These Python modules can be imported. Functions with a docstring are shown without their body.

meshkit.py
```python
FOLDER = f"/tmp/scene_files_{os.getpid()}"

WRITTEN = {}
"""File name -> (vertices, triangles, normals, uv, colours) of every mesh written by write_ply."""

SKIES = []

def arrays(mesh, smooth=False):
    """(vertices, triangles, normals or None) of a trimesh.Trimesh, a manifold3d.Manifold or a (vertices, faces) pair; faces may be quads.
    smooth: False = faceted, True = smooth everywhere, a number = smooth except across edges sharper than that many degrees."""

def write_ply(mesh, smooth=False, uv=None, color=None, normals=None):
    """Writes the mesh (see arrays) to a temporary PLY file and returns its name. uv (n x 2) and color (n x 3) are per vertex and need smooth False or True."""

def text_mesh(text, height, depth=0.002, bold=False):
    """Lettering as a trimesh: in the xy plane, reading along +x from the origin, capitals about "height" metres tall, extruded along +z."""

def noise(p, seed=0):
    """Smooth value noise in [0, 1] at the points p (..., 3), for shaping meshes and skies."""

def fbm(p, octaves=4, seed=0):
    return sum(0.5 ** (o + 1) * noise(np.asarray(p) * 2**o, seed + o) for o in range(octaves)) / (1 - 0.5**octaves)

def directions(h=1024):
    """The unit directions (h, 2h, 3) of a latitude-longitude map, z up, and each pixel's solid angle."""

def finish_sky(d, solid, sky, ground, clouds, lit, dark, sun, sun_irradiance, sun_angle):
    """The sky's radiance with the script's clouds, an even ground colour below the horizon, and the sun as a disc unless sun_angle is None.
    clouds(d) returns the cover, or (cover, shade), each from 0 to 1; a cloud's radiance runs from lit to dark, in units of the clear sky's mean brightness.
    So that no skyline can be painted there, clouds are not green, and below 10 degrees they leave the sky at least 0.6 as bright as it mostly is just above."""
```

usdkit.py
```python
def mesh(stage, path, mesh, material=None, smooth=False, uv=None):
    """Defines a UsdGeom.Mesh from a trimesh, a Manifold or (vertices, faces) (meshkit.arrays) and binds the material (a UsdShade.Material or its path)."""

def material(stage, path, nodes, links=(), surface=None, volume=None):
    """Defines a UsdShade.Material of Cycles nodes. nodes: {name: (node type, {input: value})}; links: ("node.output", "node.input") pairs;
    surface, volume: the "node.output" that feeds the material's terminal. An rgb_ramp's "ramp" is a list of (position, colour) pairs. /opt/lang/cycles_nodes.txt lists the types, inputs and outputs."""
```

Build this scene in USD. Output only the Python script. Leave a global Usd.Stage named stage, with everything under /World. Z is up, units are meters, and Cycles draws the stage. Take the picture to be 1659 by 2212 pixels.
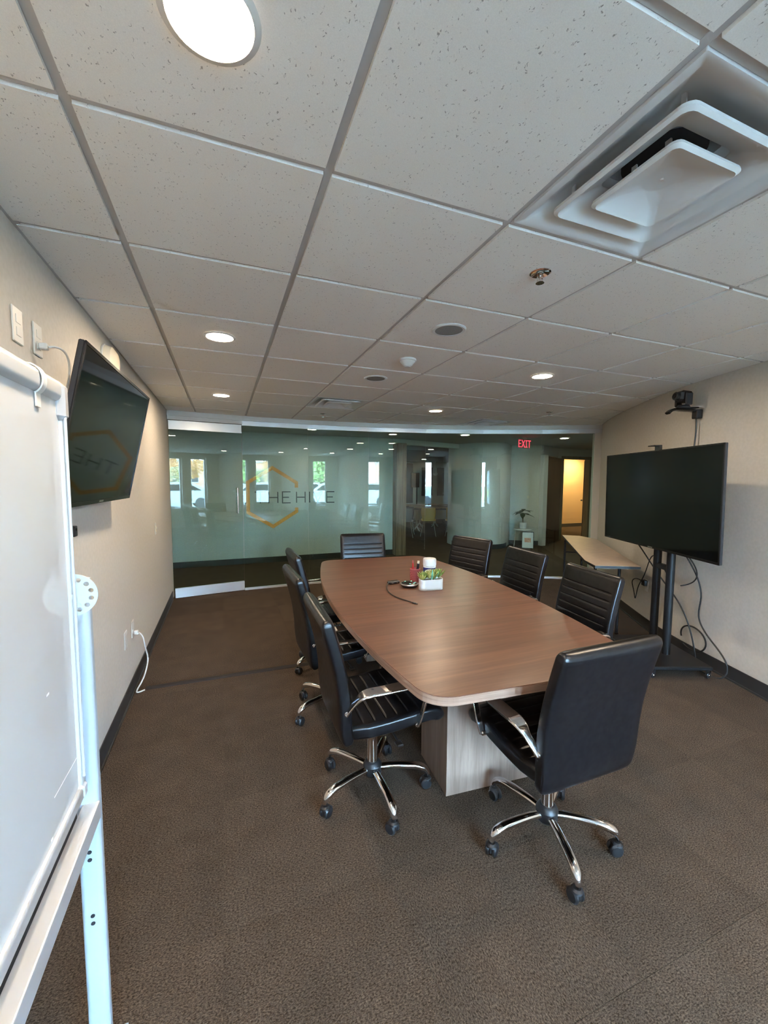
import math, random
import numpy as np, trimesh, usdkit, meshkit
import manifold3d
from shapely.geometry import Polygon, Point, LineString, box as sbox
from shapely.ops import unary_union
from scipy.interpolate import CubicSpline
from pxr import Usd, UsdGeom, UsdLux, Gf, Sdf

random.seed(7)
RNG = np.random.default_rng(7)
PI = math.pi
stage = Usd.Stage.CreateInMemory()
UsdGeom.SetStageUpAxis(stage, 'Z')
UsdGeom.SetStageMetersPerUnit(stage, 1.0)
UsdGeom.Xform.Define(stage, '/World')
UsdGeom.Scope.Define(stage, '/World/Looks')

# ---------------------------------------------------------------- camera, sky, sun, exposure
CZ = 1.535                       # camera height; room z = camera-relative z + CZ
YAW, PITCH, ROLL, FPX = 0.373683, -0.076713, 0.005172, 881.134
EXPOSURE = 1.0
LAMP = 192.0                     # radiance of a downlight lens
SKY = 23.0
SUN = 90.0


def camera():
    cy, sy, cp, sp = math.cos(YAW), math.sin(YAW), math.cos(PITCH), math.sin(PITCH)
    f = np.array([sy * cp, cy * cp, sp]); r = np.array([cy, -sy, 0]); u = np.cross(r, f)
    cr, sr = math.cos(ROLL), math.sin(ROLL)
    r, u = cr * r + sr * u, -sr * r + cr * u
    c = UsdGeom.Camera.Define(stage, '/World/camera')
    m = np.eye(4); m[0, :3], m[1, :3], m[2, :3], m[3, :3] = r, u, -f, (0, 0, CZ)
    c.AddTransformOp().Set(Gf.Matrix4d(*m.ravel().tolist()))
    c.CreateHorizontalApertureAttr(36.0)
    c.CreateVerticalApertureAttr(36.0 * 2212 / 1659)
    c.CreateFocalLengthAttr(36.0 * FPX / 1659)
    c.CreateClippingRangeAttr(Gf.Vec2f(0.02, 1000))
    c.CreateExposureAttr(EXPOSURE)


camera()
dome = UsdLux.DomeLight.Define(stage, '/World/sky')
dome.CreateColorAttr(Gf.Vec3f(0.44, 0.70, 1.0)); dome.CreateIntensityAttr(SKY)
sun = UsdLux.DistantLight.Define(stage, '/World/sun')
sun.CreateColorAttr(Gf.Vec3f(1.0, 0.93, 0.82)); sun.CreateIntensityAttr(SUN); sun.CreateAngleAttr(0.6)
sun.AddRotateXYZOp().Set(Gf.Vec3f(-48, 0, 25))      # from the +y side, on to the fronts of the far buildings

# ---------------------------------------------------------------- materials
TC = ("texture_coordinate", {})


def mat(name, nodes, links, surface='p.BSDF'):
    return usdkit.material(stage, '/World/Looks/' + name, nodes, links, surface=surface)


def plain(name, col, rough=0.5, metal=0.0, **kw):
    return mat(name, {'p': ('principled_bsdf', dict(base_color=col, roughness=rough, metallic=metal, **kw))}, [])


def speck(name, c0, c1, scale, rough=0.8, bump=0.0, lo=0.35, hi=0.65, dist=0.002, detail=4, vec=None, **kw):
    """Two tones mixed by noise on world position, with a little relief from the same noise."""
    n = {'g': ('geometry', {}), 'n': ('noise_texture', dict(scale=scale, detail=detail)),
         'r': ('rgb_ramp', {'ramp': [(lo, c0), (hi, c1)]}), 'p': ('principled_bsdf', dict(roughness=rough, **kw))}
    l = [('n.fac', 'r.fac'), ('r.color', 'p.base_color')]
    if vec:
        n['m'] = ('mapping', dict(mapping_type='point', scale=vec)); l += [('g.position', 'm.vector'), ('m.vector', 'n.vector')]
    else:
        l += [('g.position', 'n.vector')]
    if bump:
        n['b'] = ('bump', dict(strength=bump, distance=dist)); l += [('n.fac', 'b.height'), ('b.normal', 'p.normal')]
    return mat(name, n, l)


def emit(name, col, s):
    return mat(name, {'e': ('emission', dict(color=col, strength=s))}, [], surface='e.emission')


def glassy(name, tint, f0=0.04):
    """A pane: clear and tinted, with the mirror share of Schlick's law the same from both sides."""
    return mat(name, {'w': ('layer_weight', dict(blend=0.5)), 'q': ('math', dict(math_type='power', value2=5.0)),
                      'a': ('math', dict(math_type='multiply_add', value2=1 - f0, value3=f0)),
                      't': ('transparent_bsdf', dict(color=tint)), 'g': ('glossy_bsdf', dict(color=(1, 1, 1), roughness=0.0)),
                      'x': ('mix_closure', {})},
               [('w.facing', 'q.value1'), ('q.value', 'a.value1'), ('a.value', 'x.fac'), ('t.BSDF', 'x.closure1'), ('g.BSDF', 'x.closure2')],
               surface='x.closure')


M = {}
M['wall'] = speck('wall_paint', (.58, .535, .47), (.62, .57, .505), 45, rough=.75, bump=.12, dist=.001)
M['corr_wall'] = speck('corridor_paint', (.60, .60, .56), (.64, .64, .60), 45, rough=.8, bump=.1, dist=.001)
M['rear_wall'] = speck('rear_wall_paint', (.50, .46, .41), (.53, .49, .44), 45, rough=.8)
M['warm_wall'] = speck('warm_room_paint', (.66, .49, .33), (.70, .53, .37), 45, rough=.8)
M['base'] = plain('rubber_baseboard', (.035, .034, .033), .45)
M['trimw'] = plain('white_trim', (.72, .72, .70), .4)
M['alu'] = plain('brushed_aluminium', (.70, .71, .72), .38, .55)
M['fascia'] = plain('fascia_paint', (.60, .60, .57), .5)
M['white'] = plain('white_plastic', (.64, .63, .60), .38)
M['cream'] = plain('cream_plastic', (.78, .70, .55), .4)
M['greywhite'] = plain('grey_white_metal', (.62, .63, .62), .4)
M['blackp'] = plain('black_plastic', (.012, .012, .013), .42)
M['blackm'] = speck('black_powder_coat', (.007, .007, .0075), (.011, .011, .0115), 300, rough=.42, bump=.05, dist=.0004, specular_ior_level=.3)
M['darkvoid'] = plain('duct_black', (.01, .01, .013), .8)
M['screen'] = plain('screen_glass', (.004, .005, .006), .05, specular_ior_level=.36)
M['bezel'] = plain('gloss_bezel', (.010, .010, .011), .18)
M['chrome'] = plain('chrome', (.82, .82, .83), .09, 1.0)
M['satin'] = plain('satin_chrome', (.72, .71, .69), .28, 1.0)
M['cable'] = plain('cable_black', (.012, .012, .012), .5)
M['red'] = emit('exit_red', (1.0, .04, .07), 1.7)
M['logo_dark'] = plain('vinyl_dark', (.03, .045, .05), .6)
M['logo_orange'] = speck('vinyl_orange', (.66, .25, .035), (.80, .34, .06), 60, rough=.6)
M['pane'] = glassy('glass_wall_pane', (.80, .905, .865))
M['window'] = glassy('window_pane', (.96, .98, .98))
M['lens'] = emit('lamp_lens', (1.0, .80, .58), LAMP)
M['lens_cool'] = emit('corridor_lamp_lens', (1.0, .90, .76), LAMP * .30)
M['lens_cool2'] = emit('corridor_lamp_lens_far', (1.0, .88, .70), LAMP * .75)
M['lens_warm'] = emit('warm_room_lamp_lens', (1.0, .55, .22), LAMP * 2.4)


def ceiling_material():
    """Mineral fibre: off-white with small dark fissures and pinholes that are also pits."""
    n = {'g': ('geometry', {}), 'v': ('voronoi_texture', dict(scale=88)), 'nz': ('noise_texture', dict(scale=120, detail=3)),
         'm': ('mapping', dict(mapping_type='point', scale=(1.6, .55, 1))), 'ad': ('vector_math', dict(math_type='multiply_add', vector2=(.02, .02, .02))),
         'r': ('rgb_ramp', {'ramp': [(0.0, (.1, .1, .1)), (.13, (.25, .25, .25)), (.21, (1, 1, 1)), (1, (1, 1, 1))]}),
         'big': ('noise_texture', dict(scale=34, detail=2)), 'br': ('rgb_ramp', {'ramp': [(.46, (1, 1, 1)), (.54, (0, 0, 0))]}),
         'mx': ('mix', dict(mix_type='lighten', fac=1.0)), 'mc': ('mix', dict(color1=(.26, .25, .235), color2=(.84, .82, .77))),
         'b': ('bump', dict(strength=.5, distance=.002)), 'fine': ('noise_texture', dict(scale=420, detail=2)), 'ms': ('mix', dict(mix_type='multiply', fac=.18)),
         'p': ('principled_bsdf', dict(roughness=.9))}
    l = [('g.position', 'nz.vector'), ('nz.color', 'ad.vector1'), ('g.position', 'ad.vector3'), ('ad.vector', 'm.vector'), ('m.vector', 'v.vector'),
         ('v.distance', 'r.fac'), ('g.position', 'big.vector'), ('big.fac', 'br.fac'), ('r.color', 'mx.color1'), ('br.color', 'mx.color2'),
         ('mx.color', 'mc.fac'), ('g.position', 'fine.vector'), ('mc.color', 'ms.color1'), ('fine.fac', 'ms.color2'), ('ms.color', 'p.base_color'), ('mx.color', 'b.height'), ('b.normal', 'p.normal')]
    return mat('mineral_fibre', n, l)


def carpet(name, k, vec):
    """Loop-pile carpet: streaky brown noise in the pile's direction plus fine fleck."""
    n = {'g': ('geometry', {}), 'm': ('mapping', dict(mapping_type='point', scale=vec)), 'n': ('noise_texture', dict(scale=230, detail=3)),
         'n2': ('noise_texture', dict(scale=7, detail=4)), 'n3': ('noise_texture', dict(scale=420, detail=2)),
         'r': ('rgb_ramp', {'ramp': [(.32, tuple(np.array((.021, .0145, .0102)) * k)), (.68, tuple(np.array((.094, .067, .047)) * k))]}),
         'r2': ('rgb_ramp', {'ramp': [(.3, (.86, .86, .86)), (.7, (1.05, 1.05, 1.05))]}), 'r3': ('rgb_ramp', {'ramp': [(.3, (.55, .55, .55)), (.7, (1.25, 1.25, 1.25))]}),
         'mm': ('mix', dict(mix_type='multiply', fac=1.0)), 'm3': ('mix', dict(mix_type='multiply', fac=1.0)), 'ad': ('math', dict(math_type='add')),
         'b': ('bump', dict(strength=.6, distance=.003)), 'p': ('principled_bsdf', dict(roughness=1.0, specular_ior_level=.12))}
    l = [('g.position', 'm.vector'), ('m.vector', 'n.vector'), ('g.position', 'n2.vector'), ('g.position', 'n3.vector'), ('n.fac', 'r.fac'), ('n2.fac', 'r2.fac'), ('n3.fac', 'r3.fac'),
         ('r.color', 'mm.color1'), ('r2.color', 'mm.color2'), ('mm.color', 'm3.color1'), ('r3.color', 'm3.color2'), ('m3.color', 'p.base_color'),
         ('n.fac', 'ad.value1'), ('n3.fac', 'ad.value2'), ('ad.value', 'b.height'), ('b.normal', 'p.normal')]
    return mat(name, n, l)


def wood(name, dark, light, vec, rough=.35, bump=.05, space='position'):
    n = {'g': ('geometry', {}), 't': TC, 'm': ('mapping', dict(mapping_type='point', scale=vec)), 'n': ('noise_texture', dict(scale=1, detail=6, roughness=.62, distortion=.35)),
         'f': ('noise_texture', dict(scale=5, detail=3)), 'r': ('rgb_ramp', {'ramp': [(.30, dark), (.50, tuple((np.array(dark) + np.array(light)) / 2)), (.68, light)]}),
         'r2': ('rgb_ramp', {'ramp': [(.3, (.82, .82, .82)), (.7, (1.06, 1.06, 1.06))]}), 'x': ('mix', dict(mix_type='multiply', fac=.7)),
         'b': ('bump', dict(strength=bump, distance=.001)), 'p': ('principled_bsdf', dict(roughness=rough))}
    src = 'g.position' if space == 'position' else 't.object'
    l = [(src, 'm.vector'), ('m.vector', 'n.vector'), ('m.vector', 'f.vector'), ('n.fac', 'r.fac'), ('f.fac', 'r2.fac'), ('r.color', 'x.color1'), ('r2.color', 'x.color2'), ('x.color', 'p.base_color'),
         ('n.fac', 'b.height'), ('b.normal', 'p.normal')]
    return mat(name, n, l)


def leather():
    n = {'t': TC, 'v': ('voronoi_texture', dict(scale=420)), 'n': ('noise_texture', dict(scale=35, detail=3)), 'a': ('math', dict(math_type='multiply_add', value2=.35)),
         'b': ('bump', dict(strength=.05, distance=.0006)), 'rr': ('map_range', dict(to_min=.27, to_max=.33)), 'p': ('principled_bsdf', dict(base_color=(.0042, .0042, .005), specular_ior_level=.42))}
    l = [('t.object', 'v.vector'), ('t.object', 'n.vector'), ('v.distance', 'a.value1'), ('a.value', 'b.height'), ('b.normal', 'p.normal'), ('n.fac', 'rr.value'), ('rr.result', 'p.roughness')]
    return mat('black_leather', n, l)


M['tile'] = ceiling_material()
M['tee'] = plain('grid_tee_paint', (.46, .44, .415), .5)
M['deck'] = plain('plenum_deck', (.3, .3, .3), .9)
M['corr_ceil'] = plain('corridor_ceiling', (.42, .43, .41), .9)
M['carpet'] = [carpet('carpet_brown', 1.45, (1, .6, 1)), carpet('carpet_brown_turned', 1.37, (.6, 1, 1)), carpet('carpet_brown_pale', 1.51, (.6, 1, 1))]
M['table'] = wood('walnut_laminate', (.110, .049, .028), (.185, .087, .051), (1.1, 22, 22), rough=.34)
M['table_edge'] = wood('walnut_edge_band', (.22, .13, .09), (.38, .24, .17), (3, 3, 110), rough=.35)
M['pedestal'] = wood('walnut_pedestal', (.20, .13, .095), (.36, .25, .19), (24, 24, 1.6), rough=.4)
M['barnwood'] = wood('barn_wood', (.10, .065, .035), (.30, .21, .125), (30, 30, 1.4), rough=.7, bump=.4)
M['olivewood'] = wood('olive_door_frame', (.20, .16, .085), (.30, .25, .14), (14, 14, 1.2), rough=.5)
M['doorwood'] = wood('brown_door_veneer', (.060, .032, .018), (.115, .062, .036), (14, 14, 1.2), rough=.4)
M['foldtable'] = wood('beige_laminate', (.42, .31, .23), (.47, .36, .27), (3, 3, 3), rough=.42)
M['classtop'] = wood('plank_table_top', (.14, .085, .05), (.33, .22, .13), (3, 26, 26), rough=.5)
M['leather'] = leather()
M['board'] = plain('whiteboard_enamel', (.56, .57, .57), .03)
M['boardframe'] = plain('board_frame_plastic', (.45, .46, .46), .28)
M['legblue'] = plain('pale_steel_leg', (.38, .44, .49), .35)

# ---------------------------------------------------------------- helpers
USED = {}


def numbered(path):
    k = USED.get(path, -1) + 1
    USED[path] = k
    return path if k == 0 else f'{path}_{k:03d}'


def setdata(p, **kw):
    for k, v in kw.items():
        if v:
            p.SetCustomDataByKey(k, v)
    return p


def thing(name, label, cat, loc=(0, 0, 0), rz=0.0, group=None, kind=None):
    x = UsdGeom.Xform.Define(stage, numbered('/World/' + name))
    x.AddTranslateOp().Set(Gf.Vec3d(*map(float, loc)))
    x.AddRotateZOp().Set(float(math.degrees(rz)))
    return setdata(x.GetPrim(), label=label, category=cat, group=group, kind=kind)


def obj(name, mesh, m, parent=None, smooth=30, label=None, cat=None, group=None, kind=None):
    if isinstance(mesh, (list,)):
        mesh = trimesh.util.concatenate(mesh)
    base = str(parent.GetPath()) if parent else '/World'
    g = usdkit.mesh(stage, numbered(f'{base}/{name}'), mesh, M[m] if isinstance(m, str) else m, smooth=smooth)
    return setdata(g.GetPrim(), label=label, category=cat, group=group, kind=kind)


def each(name, meshes, m, parent, **kw):
    return [obj(name, x, m, parent, **kw) for x in meshes]


def struct(name, mesh=None, m=None, label=None, smooth=30):
    if mesh is None:
        return setdata(UsdGeom.Xform.Define(stage, numbered('/World/' + name)).GetPrim(), kind='structure', label=label)
    return obj(name, mesh, m, smooth=smooth, kind='structure', label=label)


def copy_of(root, name, label, loc, rz, group=None):
    x = UsdGeom.Xform.Define(stage, numbered('/World/' + name))
    x.GetPrim().GetReferences().AddInternalReference(root.GetPath())
    x.GetPrim().SetInstanceable(True)
    UsdGeom.XformCommonAPI(x)
    x.GetPrim().GetAttribute('xformOp:translate').Set(Gf.Vec3d(*map(float, loc)))
    x.GetPrim().GetAttribute('xformOp:rotateZ').Set(float(math.degrees(rz)))
    return setdata(x.GetPrim(), label=label, group=group)


def bx(x0, x1, y0, y1, z0, z1, ch=0.0):
    """A box, its edges chamfered by ch."""
    x0, x1, y0, y1, z0, z1 = min(x0, x1), max(x0, x1), min(y0, y1), max(y0, y1), min(z0, z1), max(z0, z1)
    c = np.array([x0 + x1, y0 + y1, z0 + z1]) / 2; h = np.array([x1 - x0, y1 - y0, z1 - z0]) / 2
    if ch <= 0:
        b = trimesh.creation.box(extents=2 * h); b.apply_translation(c); return b
    ch = min(ch, h.min() * .8)
    pts = [np.where(np.arange(3) == k, h, h - ch) * s for k in range(3) for s in np.array(np.meshgrid([-1, 1], [-1, 1], [-1, 1])).reshape(3, -1).T]
    b = trimesh.convex.convex_hull(np.array(pts)); b.apply_translation(c); return b


def prism(poly, z0, z1):
    if isinstance(poly, (list, np.ndarray)):
        poly = Polygon(poly)
    geoms = getattr(poly, 'geoms', [poly])
    ms = []
    for g in geoms:
        if g.geom_type == 'Polygon' and g.area > 1e-7:
            e = trimesh.creation.extrude_polygon(g, z1 - z0, engine='earcut'); e.apply_translation((0, 0, z0)); ms.append(e)
    return trimesh.util.concatenate(ms)


def wallprism(poly, t, origin, ax):
    """A polygon drawn in (along, up) pushed t thick; along = unit plan vector ax, thickness to its left."""
    e = trimesh.creation.extrude_polygon(poly, t, engine='earcut')
    v = e.vertices.copy(); ax = np.asarray(ax, float); n = np.array([-ax[1], ax[0]])
    e.vertices = np.c_[origin[0] + ax[0] * v[:, 0] + n[0] * v[:, 2], origin[1] + ax[1] * v[:, 0] + n[1] * v[:, 2], v[:, 1]]
    e.fix_normals()
    return e


def place(m, loc=(0, 0, 0), rz=0.0, rx=0.0, ry=0.0):
    m = m.copy()
    for a, d in ((rx, (1, 0, 0)), (ry, (0, 1, 0)), (rz, (0, 0, 1))):
        if a:
            m.apply_transform(trimesh.transformations.rotation_matrix(a, d))
    m.apply_translation(loc); return m


def lathe(profile, n=32, loc=(0, 0, 0)):
    """Revolves (r, z) points about z; closes on the axis where r = 0."""
    m = trimesh.creation.revolve(np.array(profile, float), sections=n)
    m.fix_normals(); m.apply_translation(loc); return m


def cyl(r, h, loc, n=24, axis='z', ch=0.0):
    ch = min(ch, r * .5, h * .4)
    p = [(0, -h / 2), (r - ch, -h / 2), (r, -h / 2 + ch), (r, h / 2 - ch), (r - ch, h / 2), (0, h / 2)] if ch else [(0, -h / 2), (r, -h / 2), (r, h / 2), (0, h / 2)]
    m = lathe(p, n)
    return place(m, loc, rx=PI / 2 if axis == 'y' else 0, ry=PI / 2 if axis == 'x' else 0)


def smoothpath(pts, n=40):
    pts = np.array(pts, float); d = np.r_[0, np.cumsum(np.linalg.norm(np.diff(pts, axis=0), axis=1))]
    return CubicSpline(d, pts)(np.linspace(0, d[-1], n))


def sweep(path, section, up=(0, 0, 1), scale=None):
    """Sweeps a closed (a, b) section along the path; a lies sideways, b towards up."""
    path = np.array(path, float); n = len(path); k = len(section); sec = np.array(section, float)
    t = np.gradient(path, axis=0); t /= np.linalg.norm(t, axis=1, keepdims=True)
    V = []; prev = np.array(up, float)
    for i in range(n):
        b = prev - t[i] * (prev @ t[i])
        if np.linalg.norm(b) < 1e-4:
            b = np.cross(t[i], [1, .3, .2])
        b /= np.linalg.norm(b); a = np.cross(t[i], b); prev = b
        s = sec * (scale[i] if scale is not None else 1.0)
        V.append(path[i] + s[:, :1] * a + s[:, 1:] * b)
    V = np.vstack(V + [path[:1], path[-1:]])
    F = []
    for i in range(n - 1):
        for j in range(k):
            p, q = i * k + j, i * k + (j + 1) % k
            F += [(p, q, q + k), (p, q + k, p + k)]
    F += [((j + 1) % k, j, n * k) for j in range(k)] + [((n - 1) * k + j, (n - 1) * k + (j + 1) % k, n * k + 1) for j in range(k)]
    m = trimesh.Trimesh(V, F, process=False); m.fix_normals(); return m


def circ(r, n=10, ry=None):
    a = np.linspace(0, 2 * PI, n, endpoint=False); return np.c_[r * np.cos(a), (ry or r) * np.sin(a)]


def rrect(w, h, r, n=4):
    out = []
    for cx, cy, a0 in ((w / 2 - r, h / 2 - r, 0), (-w / 2 + r, h / 2 - r, PI / 2), (-w / 2 + r, -h / 2 + r, PI), (w / 2 - r, -h / 2 + r, 1.5 * PI)):
        for a in np.linspace(a0, a0 + PI / 2, n):
            out.append((cx + r * math.cos(a), cy + r * math.sin(a)))
    return np.array(out)


def tube(pts, r, n=10, steps=40, smooth=True, scale=None):
    return sweep(smoothpath(pts, steps) if smooth else np.array(pts, float), circ(r, n), scale=scale)


def strip_along(pts, off0, off1, z0, z1):
    """A strip between two offsets (to the left of the direction) of a plan polyline."""
    pts = np.array(pts, float); t = np.gradient(pts, axis=0); t /= np.linalg.norm(t, axis=1, keepdims=True); nn = np.c_[-t[:, 1], t[:, 0]]
    return prism(Polygon(np.vstack([pts + nn * off0, (pts + nn * off1)[::-1]])), z0, z1)


def loft_rings(rings):
    """Joins closed rings of equal count into a skin, no caps."""
    k = len(rings[0]); V = np.vstack(rings); F = []
    for i in range(len(rings) - 1):
        for j in range(k):
            p, q = i * k + j, i * k + (j + 1) % k
            F += [(p, q, q + k), (p, q + k, p + k)]
    return V, F, k


def square_ring(half, z, r):
    s = rrect(2 * half, 2 * half, max(min(r, half * .99), 1e-4), 5); return np.c_[s, np.full(len(s), z)]


def square_loft(profile, cap0=False, cap1=False):
    """profile: (half, z, corner radius) rings."""
    V, F, k = loft_rings([square_ring(*p) for p in profile])
    n = len(profile)
    if cap0:
        V = np.vstack([V, V[:k].mean(0)]); F += [((j + 1) % k, j, len(V) - 1) for j in range(k)]
    if cap1:
        V = np.vstack([V, V[(n - 1) * k:n * k].mean(0)]); F += [((n - 1) * k + j, (n - 1) * k + (j + 1) % k, len(V) - 1) for j in range(k)]
    return trimesh.Trimesh(V, F, process=False)


CEIL = 0.8572 + CZ
GX, GY, TS = -0.92605, 0.57299, 0.6096          # ceiling grid: x = GX + i TS, y = GY + j TS

# ---------------------------------------------------------------- plan of the room
LEFT = -0.645
REAR = -2.7
SEAM = np.array([(-.645, 5.797), (.241, 5.928), (1.145, 5.957), (2.05, 5.885), (2.93, 5.714), (3.788, 5.446), (4.619, 5.079), (5.373, 4.641)])
WP = np.array([(2.45, REAR), (2.75, -1.2), (3.08, .2), (3.54, 1.6), (3.68, 2.0), (3.83, 2.4), (4.035, 2.8), (4.28, 3.2), (4.61, 3.7), (5.04, 4.26), (5.373, 4.641)])
RW = CubicSpline(WP[:, 1], WP[:, 0])
WY = np.linspace(REAR, 4.641, 40)
RIGHT = np.c_[RW(WY), WY]                        # right wall, from the rear to the glass
ROOM = Polygon(np.vstack([[(LEFT, REAR)], RIGHT, SEAM[::-1]]))


def rwall(y, off=0.0, z=0.0):
    """A point on the right wall at y, moved off into the room, and the wall's direction there."""
    d = np.array([float(RW(y, 1)), 1.0]); d /= np.linalg.norm(d); n = np.array([-d[1], d[0]])
    p = np.array([float(RW(y)), y]) + n * off
    return np.array([p[0], p[1], z]), d, n


# ---------------------------------------------------------------- floor
FLOOR = struct('floor', label='brown loop-pile carpet tiles over the whole floor')
obj('floor_slab', prism(sbox(-5, REAR - .3, 12, 15), -.12, -.006), M['carpet'][0], FLOOR)
for i in range(-1, 11):
    for j in range(-6, 12):
        c = sbox(GX + .28 + i * TS, GY + .2 + j * TS, GX + .28 + (i + 1) * TS - .0012, GY + .2 + (j + 1) * TS - .0012).intersection(ROOM.buffer(-.001))
        if c.area > .003:
            obj('carpet_tile', prism(c, -.006, 0.0), M['carpet'][(1 if (i + j) % 2 else (2 if random.random() < .3 else 0))], FLOOR, smooth=False)
obj('corridor_carpet', prism(sbox(-5, 3, 12, 15).difference(ROOM.buffer(.002)), -.006, -.0005), M['carpet'][0], FLOOR)

# ---------------------------------------------------------------- ceiling: tegular tiles in a tee grid
CEILING = struct('ceiling', label='suspended ceiling of speckled square tiles in a tee grid')
HOLES = {(3, 0), (3, 6), (7, 7)}                 # tiles that are air diffusers
for i in range(0, 11):
    for j in range(-6, 9):
        if (i, j) in HOLES:
            continue
        x0, y0 = GX + i * TS, GY + j * TS
        c = sbox(x0 + .0125, y0 + .0125, x0 + TS - .0125, y0 + TS - .0125).intersection(ROOM.buffer(-.012))
        if c.area > .002:
            top = sbox(x0 + .003, y0 + .003, x0 + TS - .003, y0 + TS - .003).intersection(ROOM.buffer(-.003))
            obj('ceiling_tile', [prism(c, CEIL - .001, CEIL + .011), prism(top, CEIL + .011, CEIL + .024)], 'tile', CEILING, smooth=False)
for i in range(0, 12):
    x = GX + i * TS
    c = sbox(x - .012, REAR, x + .012, 7).intersection(ROOM.buffer(-.002))
    if c.area > .001:
        obj('grid_tee', prism(c, CEIL + .0085, CEIL + .0108), 'tee', CEILING, smooth=False)
for j in range(-6, 10):
    y = GY + j * TS
    for i in range(-1, 11):
        x0 = GX + i * TS
        c = sbox(x0 + .0125, y - .012, x0 + TS - .0125, y + .012).intersection(ROOM.buffer(-.002))
        if c.area > .001:
            obj('cross_tee', prism(c, CEIL + .0085, CEIL + .0108), 'tee', CEILING, smooth=False)
obj('wall_angle', prism(ROOM.difference(ROOM.buffer(-.022)), CEIL + .002, CEIL + .006), 'tee', CEILING, smooth=False)
obj('roof_deck', prism(ROOM.buffer(.4), CEIL + .42, CEIL + .55), 'deck', CEILING)
obj('corridor_ceiling', prism(sbox(-5, REAR - .3, 12, 15).difference(ROOM.buffer(.06)), CEIL, CEIL + .1), 'corr_ceil', CEILING)

# ---------------------------------------------------------------- walls of the room
WL = struct('wall_left', bx(LEFT - .14, LEFT, REAR - .2, 5.93, 0, CEIL + .45), 'wall', label='greige painted wall behind the wall-mounted screen')
WR = struct('wall_right', strip_along(RIGHT, -.14, 0, 0, CEIL + .45), 'wall', label='greige painted wall curving behind the rolling screen')
struct('baseboard_left', [bx(LEFT, LEFT + .006, REAR, 5.75, .012, .112, .002), bx(LEFT, LEFT + .014, REAR, 5.75, 0, .014, .003)], 'base', label='dark rubber baseboard under the left wall')
struct('baseboard_right', [strip_along(RIGHT[:-1], 0, .006, .012, .112), strip_along(RIGHT[:-1], 0, .014, 0, .014)], 'base', label='dark rubber baseboard under the curved right wall')

# rear wall with two tall windows (seen in the glass)
WINS = [(.04, .55), (.80, 1.31), (1.56, 2.06)]
WZ0, WZ1 = .56, CZ + .715
face = sbox(LEFT - .14, 0, 2.8, CEIL + .45)
for a, b in WINS:
    face = face.difference(sbox(a, WZ0, b, WZ1))
struct('wall_rear', wallprism(face, .22, (0, REAR), (1, 0)).apply_translation((0, -.22, 0)), 'rear_wall', label='greige rear wall with two tall windows')
for a, b in WINS:
    w = struct('window_%d' % (1 + round((a - .04) / .76)), label='tall narrow white-framed window in the rear wall')
    fr = [bx(a, a + .045, REAR - .20, REAR - .12, WZ0, WZ1), bx(b - .045, b, REAR - .20, REAR - .12, WZ0, WZ1), bx(a, b, REAR - .20, REAR - .12, WZ0, WZ0 + .05), bx(a, b, REAR - .20, REAR - .12, WZ1 - .05, WZ1)]
    each('window_frame', fr, 'trimw', w)
    obj('window_pane', bx(a + .03, b - .03, REAR - .163, REAR - .157, WZ0 + .03, WZ1 - .03), 'window', w)
    obj('window_sill', bx(a - .03, b + .03, REAR - .12, REAR + .04, WZ0 - .03, WZ0 - .001, .006), 'trimw', w)

# ---------------------------------------------------------------- glass wall
GW = struct('wall_glass', label='curved wall of frameless greenish glass panels facing the corridor')


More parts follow.
